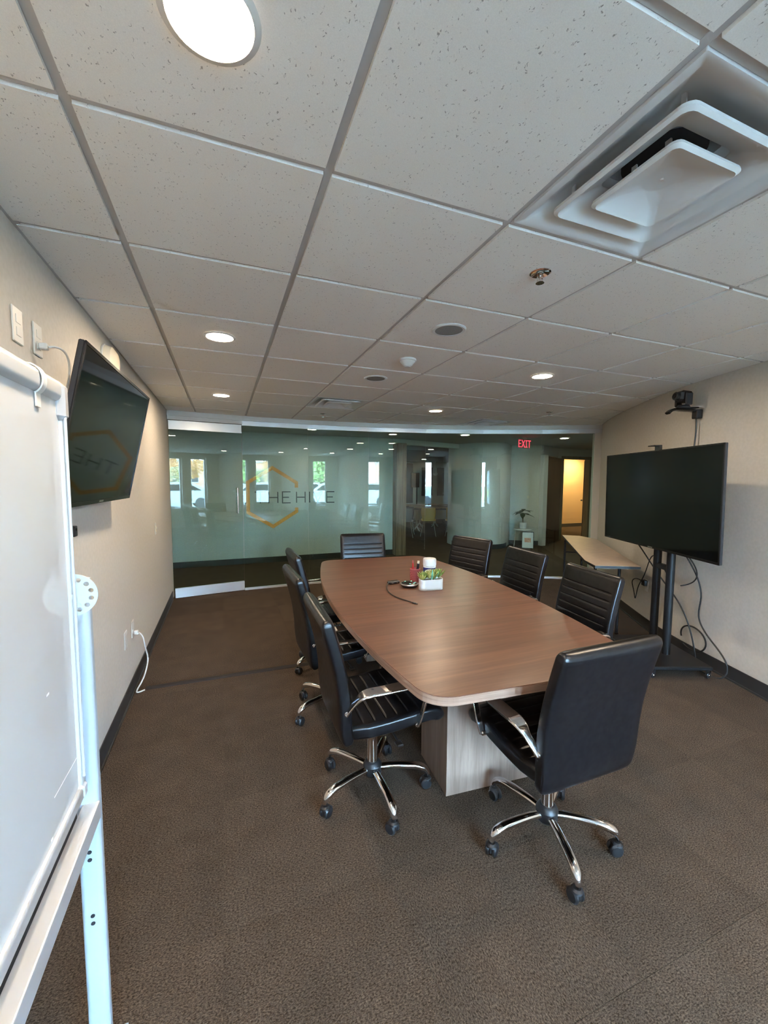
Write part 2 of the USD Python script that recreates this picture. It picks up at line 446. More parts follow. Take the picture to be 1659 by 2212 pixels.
def panel_axes(i):
    a, b = SEAM[i], SEAM[i + 1]; L = np.linalg.norm(b - a); e = (b - a) / L
    return a, e, L, np.array([e[1], -e[0]])      # n points into the room


HB = CEIL - .122                                  # underside of the header channel
for i in range(7):
    a, e, L, n = panel_axes(i)
    ms = wallprism(sbox(-.002, CEIL - .062, L + .002, CEIL + .005), .115, a + n * .055, e)
    obj('header_fascia', ms, 'fascia', GW)
    if i:
        obj('header_channel', wallprism(sbox(.001, HB, L - .001, CEIL - .062), .05, a + n * .03, e), 'alu', GW)
        obj('glass_panel', wallprism(sbox(.002, .02, L - .002, HB + .02), .012, a + n * .006, e), 'pane', GW)
        obj('floor_channel', wallprism(sbox(.001, 0, L - .001, .028), .035, a + n * .0175, e), 'alu', GW)
a, e, L, n = panel_axes(0)
obj('header_channel', wallprism(sbox(.001, HB + .012, L - .001, CEIL - .062), .05, a + n * .045, e), 'fascia', GW)
a6, e6, L6, n6 = panel_axes(6)
obj('end_post', wallprism(sbox(L6 - .10, .001, L6 + .02, HB - .001), .10, a6 + n6 * .02, e6), 'trimw', GW)
D1 = struct('door_1', label='frameless glass pivot door with aluminium rails beside the left wall')
obj('glass_leaf', wallprism(sbox(.012, .11, L - .006, HB - .09), .012, a + n * .006, e), 'pane', D1)
obj('top_rail', wallprism(sbox(.012, HB - .105, L - .006, HB + .006), .032, a + n * .016, e), 'alu', D1)
obj('bottom_rail', wallprism(sbox(.03, .008, L - .006, .13), .036, a + n * .018, e), 'alu', D1)
hp = a + e * (L - .075)
for s in (1, -1):
    q = hp + n * s * .05
    obj('door_handle', [cyl(.012, .35, (q[0], q[1], 1.255), 16, ch=.003)] + [tube([(*(hp + n * s * .005), z), (*q, z)], .008, 8, 2, smooth=False) for z in (1.11, 1.40)], 'chrome', D1)

# vinyl hexagon and lettering on the second and third panels, on the corridor face


def glass_pt(s, z, off):
    """A point on the glass wall's corridor face, s metres along it from the second panel's start."""
    i = 1
    while i < 6 and s > panel_axes(i)[2]:
        s -= panel_axes(i)[2]; i += 1
    a, e, L, n = panel_axes(i); p = a + e * s - n * (.006 + off)
    return np.array([p[0], p[1], z])


def vinyl(poly):
    """A thin foil cut from a polygon in (s, z), laid on the panels."""
    ms = []
    for g in getattr(poly, 'geoms', [poly]):
        m = trimesh.creation.extrude_polygon(g, .0008, engine='earcut')
        m.vertices = np.array([glass_pt(v[0], v[1], .0004 + v[2]) for v in m.vertices]); m.fix_normals(); ms.append(m)
    return trimesh.util.concatenate(ms)


SIGN = thing('window_decal', 'orange hexagon outline with thin dark lettering stuck on the glass wall', 'decal')
hexc, hexr = (.400, CZ - .243), .415
hexp = [(hexc[0] + hexr * math.sin(k * PI / 3) * .93, hexc[1] + hexr * math.cos(k * PI / 3)) for k in range(6)]
ring = LineString(hexp + [hexp[0]]).buffer(.024, join_style=2)
LZ0, LH = CZ - .325, .158
ring = ring.difference(sbox(hexc[0] + .2, LZ0 - .07, 2, LZ0 + LH + .06))
ring = ring.intersection(sbox(.004, 0, .90, 3))
obj('hexagon_outline', vinyl(ring), 'logo_orange', SIGN)
ST = .015


def stroke(pts):
    return LineString(pts).buffer(ST / 2, cap_style=2, join_style=2)


LET = {'T': (.15, [[(0, 1), (1, 1)], [(.5, 1), (.5, 0)]]), 'H': (.125, [[(0, 0), (0, 1)], [(1, 0), (1, 1)], [(0, .5), (1, .5)]]),
       'E': (.115, [[(1, 1), (0, 1), (0, 0), (1, 0)], [(0, .5), (.8, .5)]]), 'I': (.0, [[(0, 0), (0, 1)]]), 'V': (.13, [[(0, 1), (.5, 0), (1, 1)]])}
for ch, s0 in (('T', .155), ('H', .345), ('E', .535), ('H', .735), ('I', .925), ('V', .98), ('E', 1.175)):
    w, strokes = LET[ch]
    obj('letter', vinyl(unary_union([stroke([(s0 + x * max(w, 1e-6), LZ0 + y * LH) for x, y in st]) for st in strokes])), 'logo_dark', SIGN)

# ---------------------------------------------------------------- conference table
AX = .0775                                        # the table's axis leans towards +x as it goes away


def table_outline(inset=0.0):
    pts = []
    ts = np.linspace(-1.33, 1.33, 40)
    hw = lambda t: .66 - .082 * t * t
    left = [(-hw(t), t) for t in ts]; right = [(hw(t), t) for t in ts[::-1]]
    p = Polygon(left + right).buffer(-.13).buffer(.13, quad_segs=10).buffer(-inset)
    p = Polygon([(1.295 + x + AX * y, 2.535 + y - AX * x) for x, y in p.exterior.coords]); return p


TAB = thing('conference_table', 'long boat-shaped walnut laminate conference table with rounded corners', 'table', (0, 0, 0))
TZ = .75
out = table_outline()
seam_y = lambda s: LineString([(-1, 2.17 - AX * (-1 - 1.29)), (4, 2.17 - AX * (4 - 1.29))]).buffer(.0007)
near = out.difference(sbox(-1, 2.1, 4, 9)); half = sbox(-2, -2, 6, 2.535)
rot_half = Polygon([(-3, 2.17 + AX * 4.29), (6, 2.17 - AX * 4.71), (6, -3), (-3, -3)])
for nm, part in (('tabletop', out.intersection(rot_half).buffer(-.0006)), ('tabletop', out.difference(rot_half).buffer(-.0006))):
    obj(nm, [prism(part, TZ - .003, TZ)], 'table', TAB)
obj('edge_band', [prism(out.buffer(.001), TZ - .036, TZ - .003)], 'table_edge', TAB)


def tpt(x, y):
    return (1.295 + x + AX * y, 2.535 + y - AX * x)


for y0, y1 in ((-.92, -.60), (.62, .92)):
    obj('pedestal', prism(Polygon([tpt(-.25, y0), tpt(.33, y0), tpt(.33, y1), tpt(-.25, y1)]), .001, TZ - .036), 'pedestal', TAB, smooth=False)
obj('modesty_beam', prism(Polygon([tpt(.0, -.6), tpt(.04, -.6), tpt(.04, .62), tpt(.0, .62)]), .38, TZ - .036), 'pedestal', TAB, smooth=False)


# ---------------------------------------------------------------- office chairs
def cushion(profile, w, t, groove_v, ns=44, taper=.10, groove=.0042, gw=.004, bolster=.80):
    """A padded panel: profile is a path in (x, z); its normal side carries the stitched channels. w: half widths along it."""
    P = np.array(profile); d = np.r_[0, np.cumsum(np.linalg.norm(np.diff(P, axis=0), axis=1))]; Ltot = d[-1]
    cs = CubicSpline(d, P)
    vs = set(np.linspace(0, Ltot, 60).tolist())
    for g in groove_v:
        vs |= {g * Ltot + k * gw for k in (-1.5, -.75, 0, .75, 1.5)}
    for k in range(1, 9):
        vs |= {t * .62 * (1 - math.cos(k / 8 * PI / 2)), Ltot - t * .62 * (1 - math.cos(k / 8 * PI / 2))}
    vs = np.array(sorted(x for x in vs if 0 <= x <= Ltot))
    rings = []
    for v in vs:
        c = cs(v); tg = cs(v, 1); tg /= np.linalg.norm(tg); nr = np.array([tg[1], -tg[0]])    # front normal
        e = min(v, Ltot - v)
        k = max(1e-4, 1 - (1 - min(e / (t * .62), 1)) ** 2.4) ** .45
        hw = float(np.interp(v / Ltot, np.linspace(0, 1, len(w)), w)) - .02 * (1 - k)
        ht = t / 2 * max(k, .06)
        dip = sum(math.exp(-((v - g * Ltot) / gw) ** 2) for g in groove_v) * groove
        swell = sum(0 for g in groove_v)
        r = []
        for q in np.linspace(0, 2 * PI, ns, endpoint=False):
            cx, sx = math.cos(q), math.sin(q)
            yy = hw * math.copysign(abs(cx) ** .24, cx); nn = ht * math.copysign(abs(sx) ** .42, sx)
            if nn > 0 and abs(yy) < hw * bolster:
                nn -= dip * (1 if abs(yy) < hw * (bolster - .02) else .5)
            if nn > 0 and abs(abs(yy) / hw - bolster) < .012:
                nn -= groove * .6
            p = c + nr * nn
            r.append((p[0], yy, p[1]))
        rings.append(np.array(r))
    V, F, k = loft_rings(rings)
    V = np.vstack([V, rings[0].mean(0), rings[-1].mean(0)]); n = len(rings)
    F += [((j + 1) % k, j, len(V) - 2) for j in range(k)] + [((n - 1) * k + j, (n - 1) * k + (j + 1) % k, len(V) - 1) for j in range(k)]
    m = trimesh.Trimesh(V, F, process=False); m.fix_normals(); return m


def make_chair(label, loc, rz, group, spin=.34):
    """Faces local +x; origin on the floor under the gas lift."""
    t = thing('office_chair', label, 'chair', loc, rz, group)
    back = [(-.175, .400), (-.190, .47), (-.196, .56), (-.205, .66), (-.226, .77), (-.252, .87), (-.280, .968)]
    obj('backrest', cushion(back, (.225, .239, .242, .242, .241, .240), .062, np.linspace(.13, .80, 9), bolster=.84), 'leather', t, smooth=50)
    seat = [(.265, .438), (.235, .468), (.16, .474), (.05, .464), (-.06, .455), (-.14, .452), (-.185, .448)]
    obj('seat', cushion(seat, (.232, .238, .240, .238, .235, .215), .074, np.linspace(.16, .84, 7), bolster=.86), 'leather', t, smooth=50)
    for s in (1, -1):
        path = smoothpath([(-.196, .240 * s, .562), (-.184, .252 * s, .588), (-.163, .266 * s, .622), (-.140, .272 * s, .645), (-.120, .273 * s, .652), (-.06, .274 * s, .655), (.0, .274 * s, .657), (.08, .274 * s, .659), (.14, .274 * s, .660), (.160, .273 * s, .652), (.168, .271 * s, .63), (.156, .266 * s, .57), (.138, .260 * s, .50), (.125, .252 * s, .455)], 72)
        sc = np.interp(np.linspace(0, 1, 72), [0, .12, .17, .22, .54, .60, .66, 1], [.52, .55, .85, 1, 1, .8, .52, .50])
        am = obj('armrest', sweep(path, rrect(.056, .017, .008, 3), up=(-.9, 0, .4), scale=sc), 'chrome', t, smooth=60)
        each('arm_bolt', [cyl(.011, .020, (-.196, .238 * s, .565), 14, 'y', .003), cyl(.011, .022, (.125, .245 * s, .455), 14, 'y', .003)], 'chrome', am)
    obj('gas_lift', [cyl(.026, .17, (0, 0, .225), 24, ch=.003), cyl(.016, .12, (0, 0, .35), 20), cyl(.030, .012, (0, 0, .30), 24, ch=.003)], 'chrome', t)
    mech = obj('tilt_mechanism', [bx(-.11, .12, -.06, .06, .385, .425, .008), bx(-.16, .16, -.17, -.14, .41, .425, .003), bx(-.16, .16, .14, .17, .41, .425, .003), bx(-.19, -.08, -.035, .035, .39, .43, .006), cyl(.034, .05, (0, 0, .375), 20, ch=.006)], 'blackm', t)
    obj('tilt_lever', [tube([(.03, -.05, .40), (.035, -.15, .398), (.04, -.235, .385)], .005, 8, 8), bx(.025, .055, -.262, -.225, .378, .388, .003)], 'blackp', mech)
    obj('base_hub', [lathe([(0, .085), (.036, .085), (.044, .095), (.046, .135), (.038, .150), (.030, .155), (0, .155)], 28)], 'blackp', t)
    for k in range(5):
        a = k * 2 * PI / 5 + PI + spin
        path = smoothpath([(.036, 0, .118), (.10, 0, .122), (.18, 0, .120), (.235, 0, .112), (.268, 0, .092), (.278, 0, .070)], 26)
        sc = np.interp(np.linspace(0, 1, 26), [0, .5, .85, 1], [.86, 1.0, 1.0, .62])
        lg = obj('base_leg', place(sweep(path, circ(.0195, 14, .0165), scale=sc), rz=a), 'chrome', t, smooth=60)
        cw = [cyl(.005, .03, (.278, 0, .062), 10)]
        sw = random.uniform(-1, 1)
        fork = [cyl(.027, .018, (-.012, s * .014, .0275), 22, 'y', .006) for s in (-1, 1)] + [bx(-.03, .012, -.006, .006, .018, .052, .004)]
        hood = lathe([(.0, .058), (.014, .058), (.022, .052), (.024, .046), (.0, .044)], 16, (-.006, 0, 0))
        obj('caster', cw + [place(trimesh.util.concatenate(fork + [hood]), (.278, 0, .0005), rz=sw)], 'blackp', lg)
        lgm = stage.GetPrimAtPath(str(lg.GetPath()) + '/caster')
        m = UsdGeom.Mesh(lgm); pts = np.array(m.GetPointsAttr().Get()); nr = np.array(m.GetNormalsAttr().Get())
        R = np.array([[math.cos(a), -math.sin(a), 0], [math.sin(a), math.cos(a), 0], [0, 0, 1]])
        m.GetPointsAttr().Set(Vt.Vec3fArray.FromNumpy((pts @ R.T).astype(np.float32))); m.GetNormalsAttr().Set(Vt.Vec3fArray.FromNumpy((nr @ R.T).astype(np.float32)))
    return t


from pxr import Vt
D = math.radians
CG = 'office chairs around the conference table'
chair0 = make_chair('black leather office chair nearest the mobile whiteboard, side turned to us, left of the table', (.655, 1.81, 0), D(-1), CG)
chair1 = make_chair('black leather office chair seen from behind at the near end of the table', (1.262, 1.28, 0), D(90), CG, -.35)
chair2 = make_chair('black leather office chair on the right table side, nearest the rolling screen', (1.95, 1.97, 0), D(173), CG, -.05)
for (x, y, a, lab) in [
                       (.66, 2.57, 2, 'black leather office chair in the middle of the three along the left table side'),
                       (.77, 3.25, 1, 'black leather office chair farthest back of the three along the left table side'),
                       (2.06, 2.70, 178, 'black leather office chair in the middle of the three along the right table side'),
                       (2.065, 3.40, 198, 'black leather office chair farthest back on the right table side, beyond the wipes canister'),
                       (1.335, 3.86, -98, 'black leather office chair at the far end of the table before the glass wall')]:
    copy_of(chair2 if x > 1.5 else chair0, 'office_chair', lab, (x, y, 0), D(a), CG)

# ---------------------------------------------------------------- things on the table
Z = TZ + .0006


def stadium(w, d, r):
    return Polygon(rrect(w, d, r, 10))


PA = D(-4)
pl = thing('planter', 'small white rectangular planter with rounded corners of green plastic succulents', 'planter', (1.383, 2.588, Z), PA)
pl_out, pl_in = stadium(.178, .078, .032), stadium(.168, .068, .028)
obj('pot', [prism(pl_out.difference(pl_in), 0, .078), prism(pl_out, 0, .01)], 'white', pl)
obj('soil', prism(pl_in, .01, .066), plain('planter_moss', (.05, .06, .03), .9), pl)
M['succ'] = [speck(f'succulent_{k}', a, b, 90, rough=.5) for k, (a, b) in enumerate([((.13, .22, .05), (.30, .38, .10)), ((.24, .30, .08), (.50, .44, .14)), ((.08, .26, .16), (.16, .42, .28))])]


def rosette(c, r, n, tilt, curl, seed):
    rg = np.random.default_rng(seed); ms = []
    for k in range(n):
        a = k * 2.39996 + rg.uniform(-.2, .2); f = k / n
        L = r * (1 - .35 * f); el = tilt + f * curl + rg.uniform(-.1, .1)
        d = np.array([math.cos(a) * math.cos(el), math.sin(a) * math.cos(el), math.sin(el)])
        p = np.array([c + d * L * s + np.array([0, 0, .15 * L * s * s]) for s in np.linspace(0, 1, 7)])
        ms.append(sweep(p, circ(.0085, 6, .0038), scale=np.array([.5, .9, 1.1, 1.0, .8, .5, .1])))
    return ms


for k, (x, y, r, n, el, mi) in enumerate([(-.055, .008, .056, 26, .25, 0), (-.02, -.012, .05, 20, .5, 1), (.03, .012, .062, 30, .35, 1), (.058, -.004, .058, 28, .3, 0), (-.07, -.012, .044, 16, .3, 1)]):
    obj('succulent', rosette(np.array([x, y, .072 + .012 * (k % 2)]), r * 1.22, n, el + .42, .9, k), M['succ'][mi], pl, smooth=60)
for k, (x, dx, h) in enumerate([(-.004, .002, .095), (.012, .045, .07)]):
    obj('pale_leaf', sweep(smoothpath([(x, -.024, .06), (x + dx * .3, -.03, .06 + h * .5), (x + dx, -.03, .06 + h)], 10), circ(.008, 8, .003), scale=np.array([.6, .8, 1, 1, .95, .9, .75, .6, .4, .1])), M['succ'][2], pl, smooth=60)

cu = thing('pen_cup', 'pink perforated pen cup on the table behind the speakerphone', 'pen cup', (1.385, 2.855, Z))
M['pink'] = plain('pink_plastic', (.50, .14, .16), .5)
cupw = [lathe([(.036, 0), (.039, .004), (.041, .098), (.038, .1), (.0375, .098), (.034, .006), (0, .006), (0, 0), (.036, 0)], 36)]
obj('cup', cupw, 'pink', cu)
dots = []
for r_ in range(6):
    for q in range(22):
        a = (q + .5 * (r_ % 2)) * 2 * PI / 22; rr = .0392 + .0018 * (r_ / 6)
        dots.append(place(trimesh.creation.box((.0035, .0035, .006)), (rr * math.cos(a), rr * math.sin(a), .014 + r_ * .014), rz=a))
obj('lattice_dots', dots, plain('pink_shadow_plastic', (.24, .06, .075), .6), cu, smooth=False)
for nm, lab, mcol, p0, p1, r in (('marker', 'red marker standing in the pink pen cup', (.55, .03, .03), (-.012, .006, .010), (-.020, .0, .142), .006),
                                 ('marker', 'black marker with pale cap standing in the pink pen cup', (.02, .015, .02), (.008, -.004, .010), (.022, -.010, .138), .011)):
    mk = thing(nm, lab, 'marker', (1.385, 2.855, Z))
    p0, p1 = np.array(p0), np.array(p1)
    obj('barrel', tube([p0, p1], r, 12, 2, smooth=False), plain(nm + ('_red' if mcol[0] > .1 else '_black'), mcol, .4), mk)
    obj('cap', tube([p1, p1 + (p1 - p0) * .16], r * .8, 12, 2, smooth=False), 'pink' if mcol[0] > .1 else 'cream', mk)

can = thing('wipes_canister', 'white and blue canister of wipes standing behind the planter', 'canister', (1.452, 2.742, Z), 0)
CR = .0485
obj('canister_body', lathe([(0, 0), (CR - .003, 0), (CR, .004), (CR, .138), (CR - .003, .142), (0, .142)], 40), 'white', can)
obj('label_band', lathe([(CR + .0001, .030), (CR + .0007, .030), (CR + .0007, .128), (CR + .0001, .128), (CR + .0001, .030)], 40), plain('label_blue', (.03, .04, .20), .35), can)
obj('lower_label', lathe([(CR + .0003, .030), (CR + .0010, .030), (CR + .0010, .072), (CR + .0003, .072), (CR + .0003, .030)], 40), plain('label_ochre', (.40, .22, .12), .4), can)
obj('lid', lathe([(0, .142), (CR + .001, .142), (CR + .002, .146), (CR + .002, .186), (CR - .002, .194), (.020, .197), (.018, .193), (0, .193)], 40), 'white', can)
ang = math.atan2(-2.742, -1.452)


def wrap(m, r):
    m = m.copy(); v = m.vertices; a = ang + v[:, 0] / r
    m.vertices = np.c_[(r + v[:, 2]) * np.cos(a), (r + v[:, 2]) * np.sin(a), v[:, 1]]; m.fix_normals(); return m


pe = Polygon([(-.012 + .026 * math.cos(q) + .012 * math.sin(q), .100 + .020 * math.sin(q)) for q in np.linspace(0, 2 * PI, 40)[:-1]])
pm = trimesh.creation.extrude_polygon(pe, .0006, engine='earcut').subdivide().subdivide()
obj('label_patch', wrap(pm, CR + .0006), plain('label_white', (.66, .66, .68), .4), can)
tx = meshkit.text_mesh('Lysol', .024, .0006)
v = tx.vertices - np.array([tx.bounds[:, 0].mean(), 0, 0]); tx.vertices = np.c_[v[:, 0] * .8 + .22 * v[:, 1] - .014, v[:, 1] + .12 * v[:, 0] + .089, v[:, 2]]
obj('lettering', wrap(tx, CR + .0012), plain('label_navy', (.02, .025, .10), .4), can)

sp = thing('speakerphone', 'round black speakerphone puck with silver rim beside the planter', 'speakerphone', (1.268, 2.708, Z), 0)
obj('puck_base', lathe([(0, 0), (.050, 0), (.062, .010), (.066, .018), (0, .018)], 40), 'blackp', sp)
obj('silver_rim', lathe([(.060, .018), (.0675, .018), (.069, .022), (.067, .027), (.060, .027), (.060, .018)], 40), 'satin', sp)
obj('top_face', lathe([(0, .018), (.0605, .018), (.0605, .0275), (.052, .031), (0, .033)], 40), 'bezel', sp)
each('touch_icon', [place(trimesh.creation.box((.010, .005, .0012)), (.042 * math.cos(q), .042 * math.sin(q), .0322)) for q in (-1.9, -1.1, -.3, .8, 2.0)], emit('icon_green', (.25, 1, .55), 1.4), sp)
ad = thing('cable_adapter', 'small black cable adapter lying behind the speakerphone', 'adapter', (1.19, 2.83, Z), D(10))
obj('adapter_body', bx(-.045, .045, -.022, .022, 0, .022, .005), 'blackp', ad)
each('port', [bx(.012, .03, -.0235, -.0215, .007, .014), bx(-.03, -.012, -.0235, -.0215, .007, .014)], 'satin', ad)
cb = thing('table_cable', 'thin black cable curling on the table left of the planter', 'cable', (0, 0, 0))
obj('cord', tube([(1.148, 2.82, Z + .012), (1.11, 2.76, Z + .010), (1.072, 2.66, Z + .005), (1.058, 2.57, Z + .004), (1.062, 2.48, Z + .004), (1.085, 2.40, Z + .004), (1.108, 2.335, Z + .004)], .0035, 8, 50), 'cable', cb)
obj('plug', [place(bx(-.006, .006, -.022, .012, -.004, .005, .002), (1.114, 2.315, Z + .0045), rz=.32), place(bx(-.004, .004, -.034, -.022, -.002, .003), (1.114, 2.315, Z + .0045), rz=.32)], 'blackp', cb)

# ---------------------------------------------------------------- ceiling fittings


def downlight(x, y, label, lens='lens', group='recessed downlights of the meeting room', z=CEIL, r=.074):
    d = thing('downlight', label, 'ceiling light', (x, y, z), 0, group)
    obj('trim_ring', lathe([(r, -.002), (r + .016, -.002), (r + .017, -.004), (r + .004, -.0085), (r, -.006), (r, -.002)], 40), 'white', d)
    obj('lens', lathe([(0, -.0055), (r - .0003, -.0055), (r - .0003, -.0022), (0, -.0022)], 40), lens, d)
    return d


downlight(-.003, .885, 'large glowing round downlight at the very top of the picture')
downlight(-.003, 2.705, 'round glowing downlight above the left side of the table, second in its row')
downlight(-.003, 4.52, 'round glowing downlight nearest the glass door')
downlight(2.43, 4.49, 'round glowing downlight nearest the middle of the glass wall')
downlight(2.43, 2.69, 'round glowing downlight above the right chairs, in front of the rolling screen')
downlight(2.43, .885, 'round downlight above the near right corner, out of view')
downlight(-.003, -.94, 'round downlight behind the camera on the whiteboard side')
downlight(2.1, -.94, 'round downlight behind the camera on the curved wall side')
for x, y, lab in ((-1.2, 6.9, 'corridor downlight beyond the glass door'), (1.4, 6.9, 'corridor downlight beyond the lettered glass'), (4.2, 6.6, 'corridor downlight before the classroom opening'), (6.3, 6.3, 'corridor downlight by the potted plant')):
    downlight(x, y, lab, 'lens_cool' if x < 3 else 'lens_cool2', 'corridor downlights')


def diffuser(i, j, label):
    x, y = GX + (i + .5) * TS, GY + (j + .5) * TS
    d = thing('air_diffuser', label, 'air vent', (x, y, CEIL), 0, 'square ceiling air diffusers')
    h = TS / 2 - .0125
    pan = square_loft([(h, .008, .004), (h, 0, .004), (h - .022, 0, .006), (h - .045, .018, .02), (h - .09, .050, .03), (.165, .072, .04), (.115, .080, .05)])
    obj('outer_pan', [pan, square_loft([(.115, .0805, .05), (.115, .20, .05), (h, .20, .004), (h, .008, .004)])], 'greywhite', d, smooth=35)
    obj('duct_throat', [lathe([(0, .0775), (.106, .0775), (.106, .079), (0, .079)], 40)], 'darkvoid', d)
    lip = .009
    mid = square_loft([(.214, -.004, .03), (.214 - lip, -.010, .028), (.214 - 2 * lip, -.004, .026), (.165, .022, .022), (.118, .046, .02), (.116, .049, .02), (.124, .049, .02), (.175, .026, .025), (.214, .004, .03), (.214, -.004, .03)])
    obj('middle_cone', mid, 'greywhite', d, smooth=35)
    cc = square_loft([(.136, -.008, .022), (.136 - lip, -.015, .02), (.136 - 2 * lip, -.008, .018), (.085, .010, .020), (.052, .021, .050), (.047, .022, .0469)], cap1=True)
    cc2 = square_loft([(.136, -.008, .022), (.134, .000, .022), (.085, .018, .02), (.050, .032, .0499)], cap1=True)
    obj('centre_plate', [cc, cc2], 'greywhite', d, smooth=35)
    obj('centre_screw', lathe([(0, .017), (.004, .0175), (.005, .022), (0, .024)], 14), 'white', d)
    br = []
    for sx in (-1, 1):
        for sy in (-1, 1):
            br += [bx(sx * .05 - .003, sx * .05 + .003, sy * .05 - .008, sy * .05 + .008, .029, .078), bx(sx * .165 - .003, sx * .165 + .003, sy * .165 - .006, sy * .165 + .006, .030, .072)]
    each('hanger', br, 'greywhite', d)
    return d


diffuser(3, 0, 'large square air diffuser with nested cones in the near ceiling')
diffuser(3, 6, 'square air diffuser with nested cones in the ceiling towards the glass wall')
diffuser(7, 7, 'square air diffuser in the far right ceiling beside the glass wall')


def ceil_speaker(x, y, label):
    d = thing('ceiling_speaker', label, 'speaker', (x, y, CEIL), 0, 'round ceiling speakers')
    obj('rim', lathe([(.078, -.001), (.098, -.001), (.098, -.004), (.090, -.009), (.078, -.008), (.078, -.001)], 48), 'greywhite', d)
    obj('mesh_face', lathe([(0, -.0065), (.0775, -.0065), (.0775, -.001), (0, -.001)], 48), speck('speaker_mesh_%d' % int(y * 10), (.12, .12, .115), (.30, .30, .285), 900, rough=.7), d)


ceil_speaker(1.209, 2.09, 'round grey ceiling speaker above the middle of the table, the nearer one')
ceil_speaker(1.205, 3.28, 'round grey ceiling speaker beyond the smoke detector, the farther one')
sd = thing('smoke_detector', 'white domed smoke detector on the ceiling between two round speakers', 'smoke detector', (1.232, 2.70, CEIL))
obj('mounting_plate', lathe([(0, -.001), (.062, -.001), (.062, -.014), (.058, -.016), (0, -.016)], 40), 'white', sd)
obj('dome', lathe([(0, -.016), (.055, -.016), (.050, -.022), (.030, -.046), (.026, -.048), (0, -.048)], 40), 'white', sd)
obj('sensor_cap', lathe([(0, -.048), (.022, -.048), (.021, -.054), (0, -.055)], 24), 'greywhite', sd)


def sprinkler(x, y, label):
    d = thing('sprinkler', label, 'sprinkler', (x, y, CEIL), 0, 'ceiling sprinklers')
    obj('escutcheon', lathe([(.012, -.001), (.042, -.001), (.042, -.004), (.036, -.007), (.014, .0), (.012, -.001)], 36), 'chrome', d)
    obj('nozzle', [cyl(.009, .014, (0, 0, -.008), 14), bx(-.014, -.010, -.003, .003, -.036, -.008), bx(.010, .014, -.003, .003, -.036, -.008), bx(-.014, .014, -.003, .003, -.040, -.035), cyl(.003, .024, (0, 0, -.026), 8)], 'chrome', d)
    obj('deflector', lathe([(0, -.040), (.016, -.041), (.017, -.043), (0, -.043)], 20), 'chrome', d)


sprinkler(1.232, 1.395, 'chrome ceiling sprinkler behind the large near air diffuser')
sprinkler(1.211, 5.26, 'small sprinkler on the ceiling between the far diffuser and the glass wall')
sprinkler(3.76, 4.02, 'small sprinkler on the far right ceiling above the folding table')

# ---------------------------------------------------------------- left wall: screen, plates, cords


def tv(name, label, c, u, tilt, w, depth, parent_z=True):
    """A flat screen: c = centre of the glass, u = plan direction of its long side, tilt leans the top out."""
    u = np.array([*u, 0.0]); n = np.array([u[1], -u[0], 0.0]); zz = np.array([0, 0, 1.0])
    v = math.cos(tilt) * zz + math.sin(tilt) * n; f = math.cos(tilt) * n - math.sin(tilt) * zz
    R = np.eye(4); R[:3, 0], R[:3, 1], R[:3, 2], R[:3, 3] = u, v, f, c
    h = w * 9 / 16
    t = thing(name, label, 'television')

    def put(m):
        m = m.copy(); m.apply_transform(R); return m
    obj('housing', [put(bx(-w / 2, w / 2, -h / 2, h / 2, -.022, -.001, .004)), put(bx(-w * .36, w * .36, -h * .40, h * .25, -depth, -.022, .02))], 'blackp', t)
    obj('screen', put(bx(-w / 2 + .011, w / 2 - .011, -h / 2 + .018, h / 2 - .011, -.001, .0006)), 'screen', t)
    fr = [bx(-w / 2, w / 2, h / 2 - .011, h / 2, -.001, .003), bx(-w / 2, w / 2, -h / 2, -h / 2 + .018, -.001, .003), bx(-w / 2, -w / 2 + .011, -h / 2, h / 2, -.001, .003), bx(w / 2 - .011, w / 2, -h / 2, h / 2, -.001, .003)]
    each('bezel', [put(x) for x in fr], 'bezel', t)
    obj('logo_plate', put(bx(-.03, .03, -h / 2 + .004, -h / 2 + .013, .003, .0036)), 'satin', t)
    return t, put


ltv, lput = tv('wall_television', 'black flat television mounted tilted on the left wall', (-.4925, 2.3277, CZ + .1904), (math.cos(1.5388), math.sin(1.5388)), .2105, 1.10, .055)
obj('wall_mount', [bx(LEFT + .001, LEFT + .016, 2.1, 2.55, CZ + .05, CZ + .33, .003), lput(bx(-.2, -.17, -.05, .16, -.10, -.05)), lput(bx(.17, .2, -.05, .16, -.10, -.05)), bx(LEFT + .01, -.50, 2.29, 2.36, CZ + .16, CZ + .21)], 'blackm', ltv)
obj('loose_cable', lput(tube([(.40, -.30, -.03), (.50, -.22, -.02), (.545, -.12, -.012), (.552, -.02, -.03)], .004, 8, 30)), 'cable', ltv)


def wall_plate(name, label, y, z, cat='wall outlet', holes=True, w=.074, h=.118):
    p = thing(name, label, cat, (LEFT, y, z))
    obj('cover_plate', bx(.0006, .0065, -w / 2, w / 2, -h / 2, h / 2, .003), 'white', p)
    if holes:
        each('socket', [bx(.006, .0085, -.017, .017, s * .021 - .014, s * .021 + .014, .003) for s in (-1, 1)], 'white', p)
    else:
        obj('rocker', [bx(.006, .0100, -.016, .016, -.032, .032, .003)], 'cream', p)
    return p


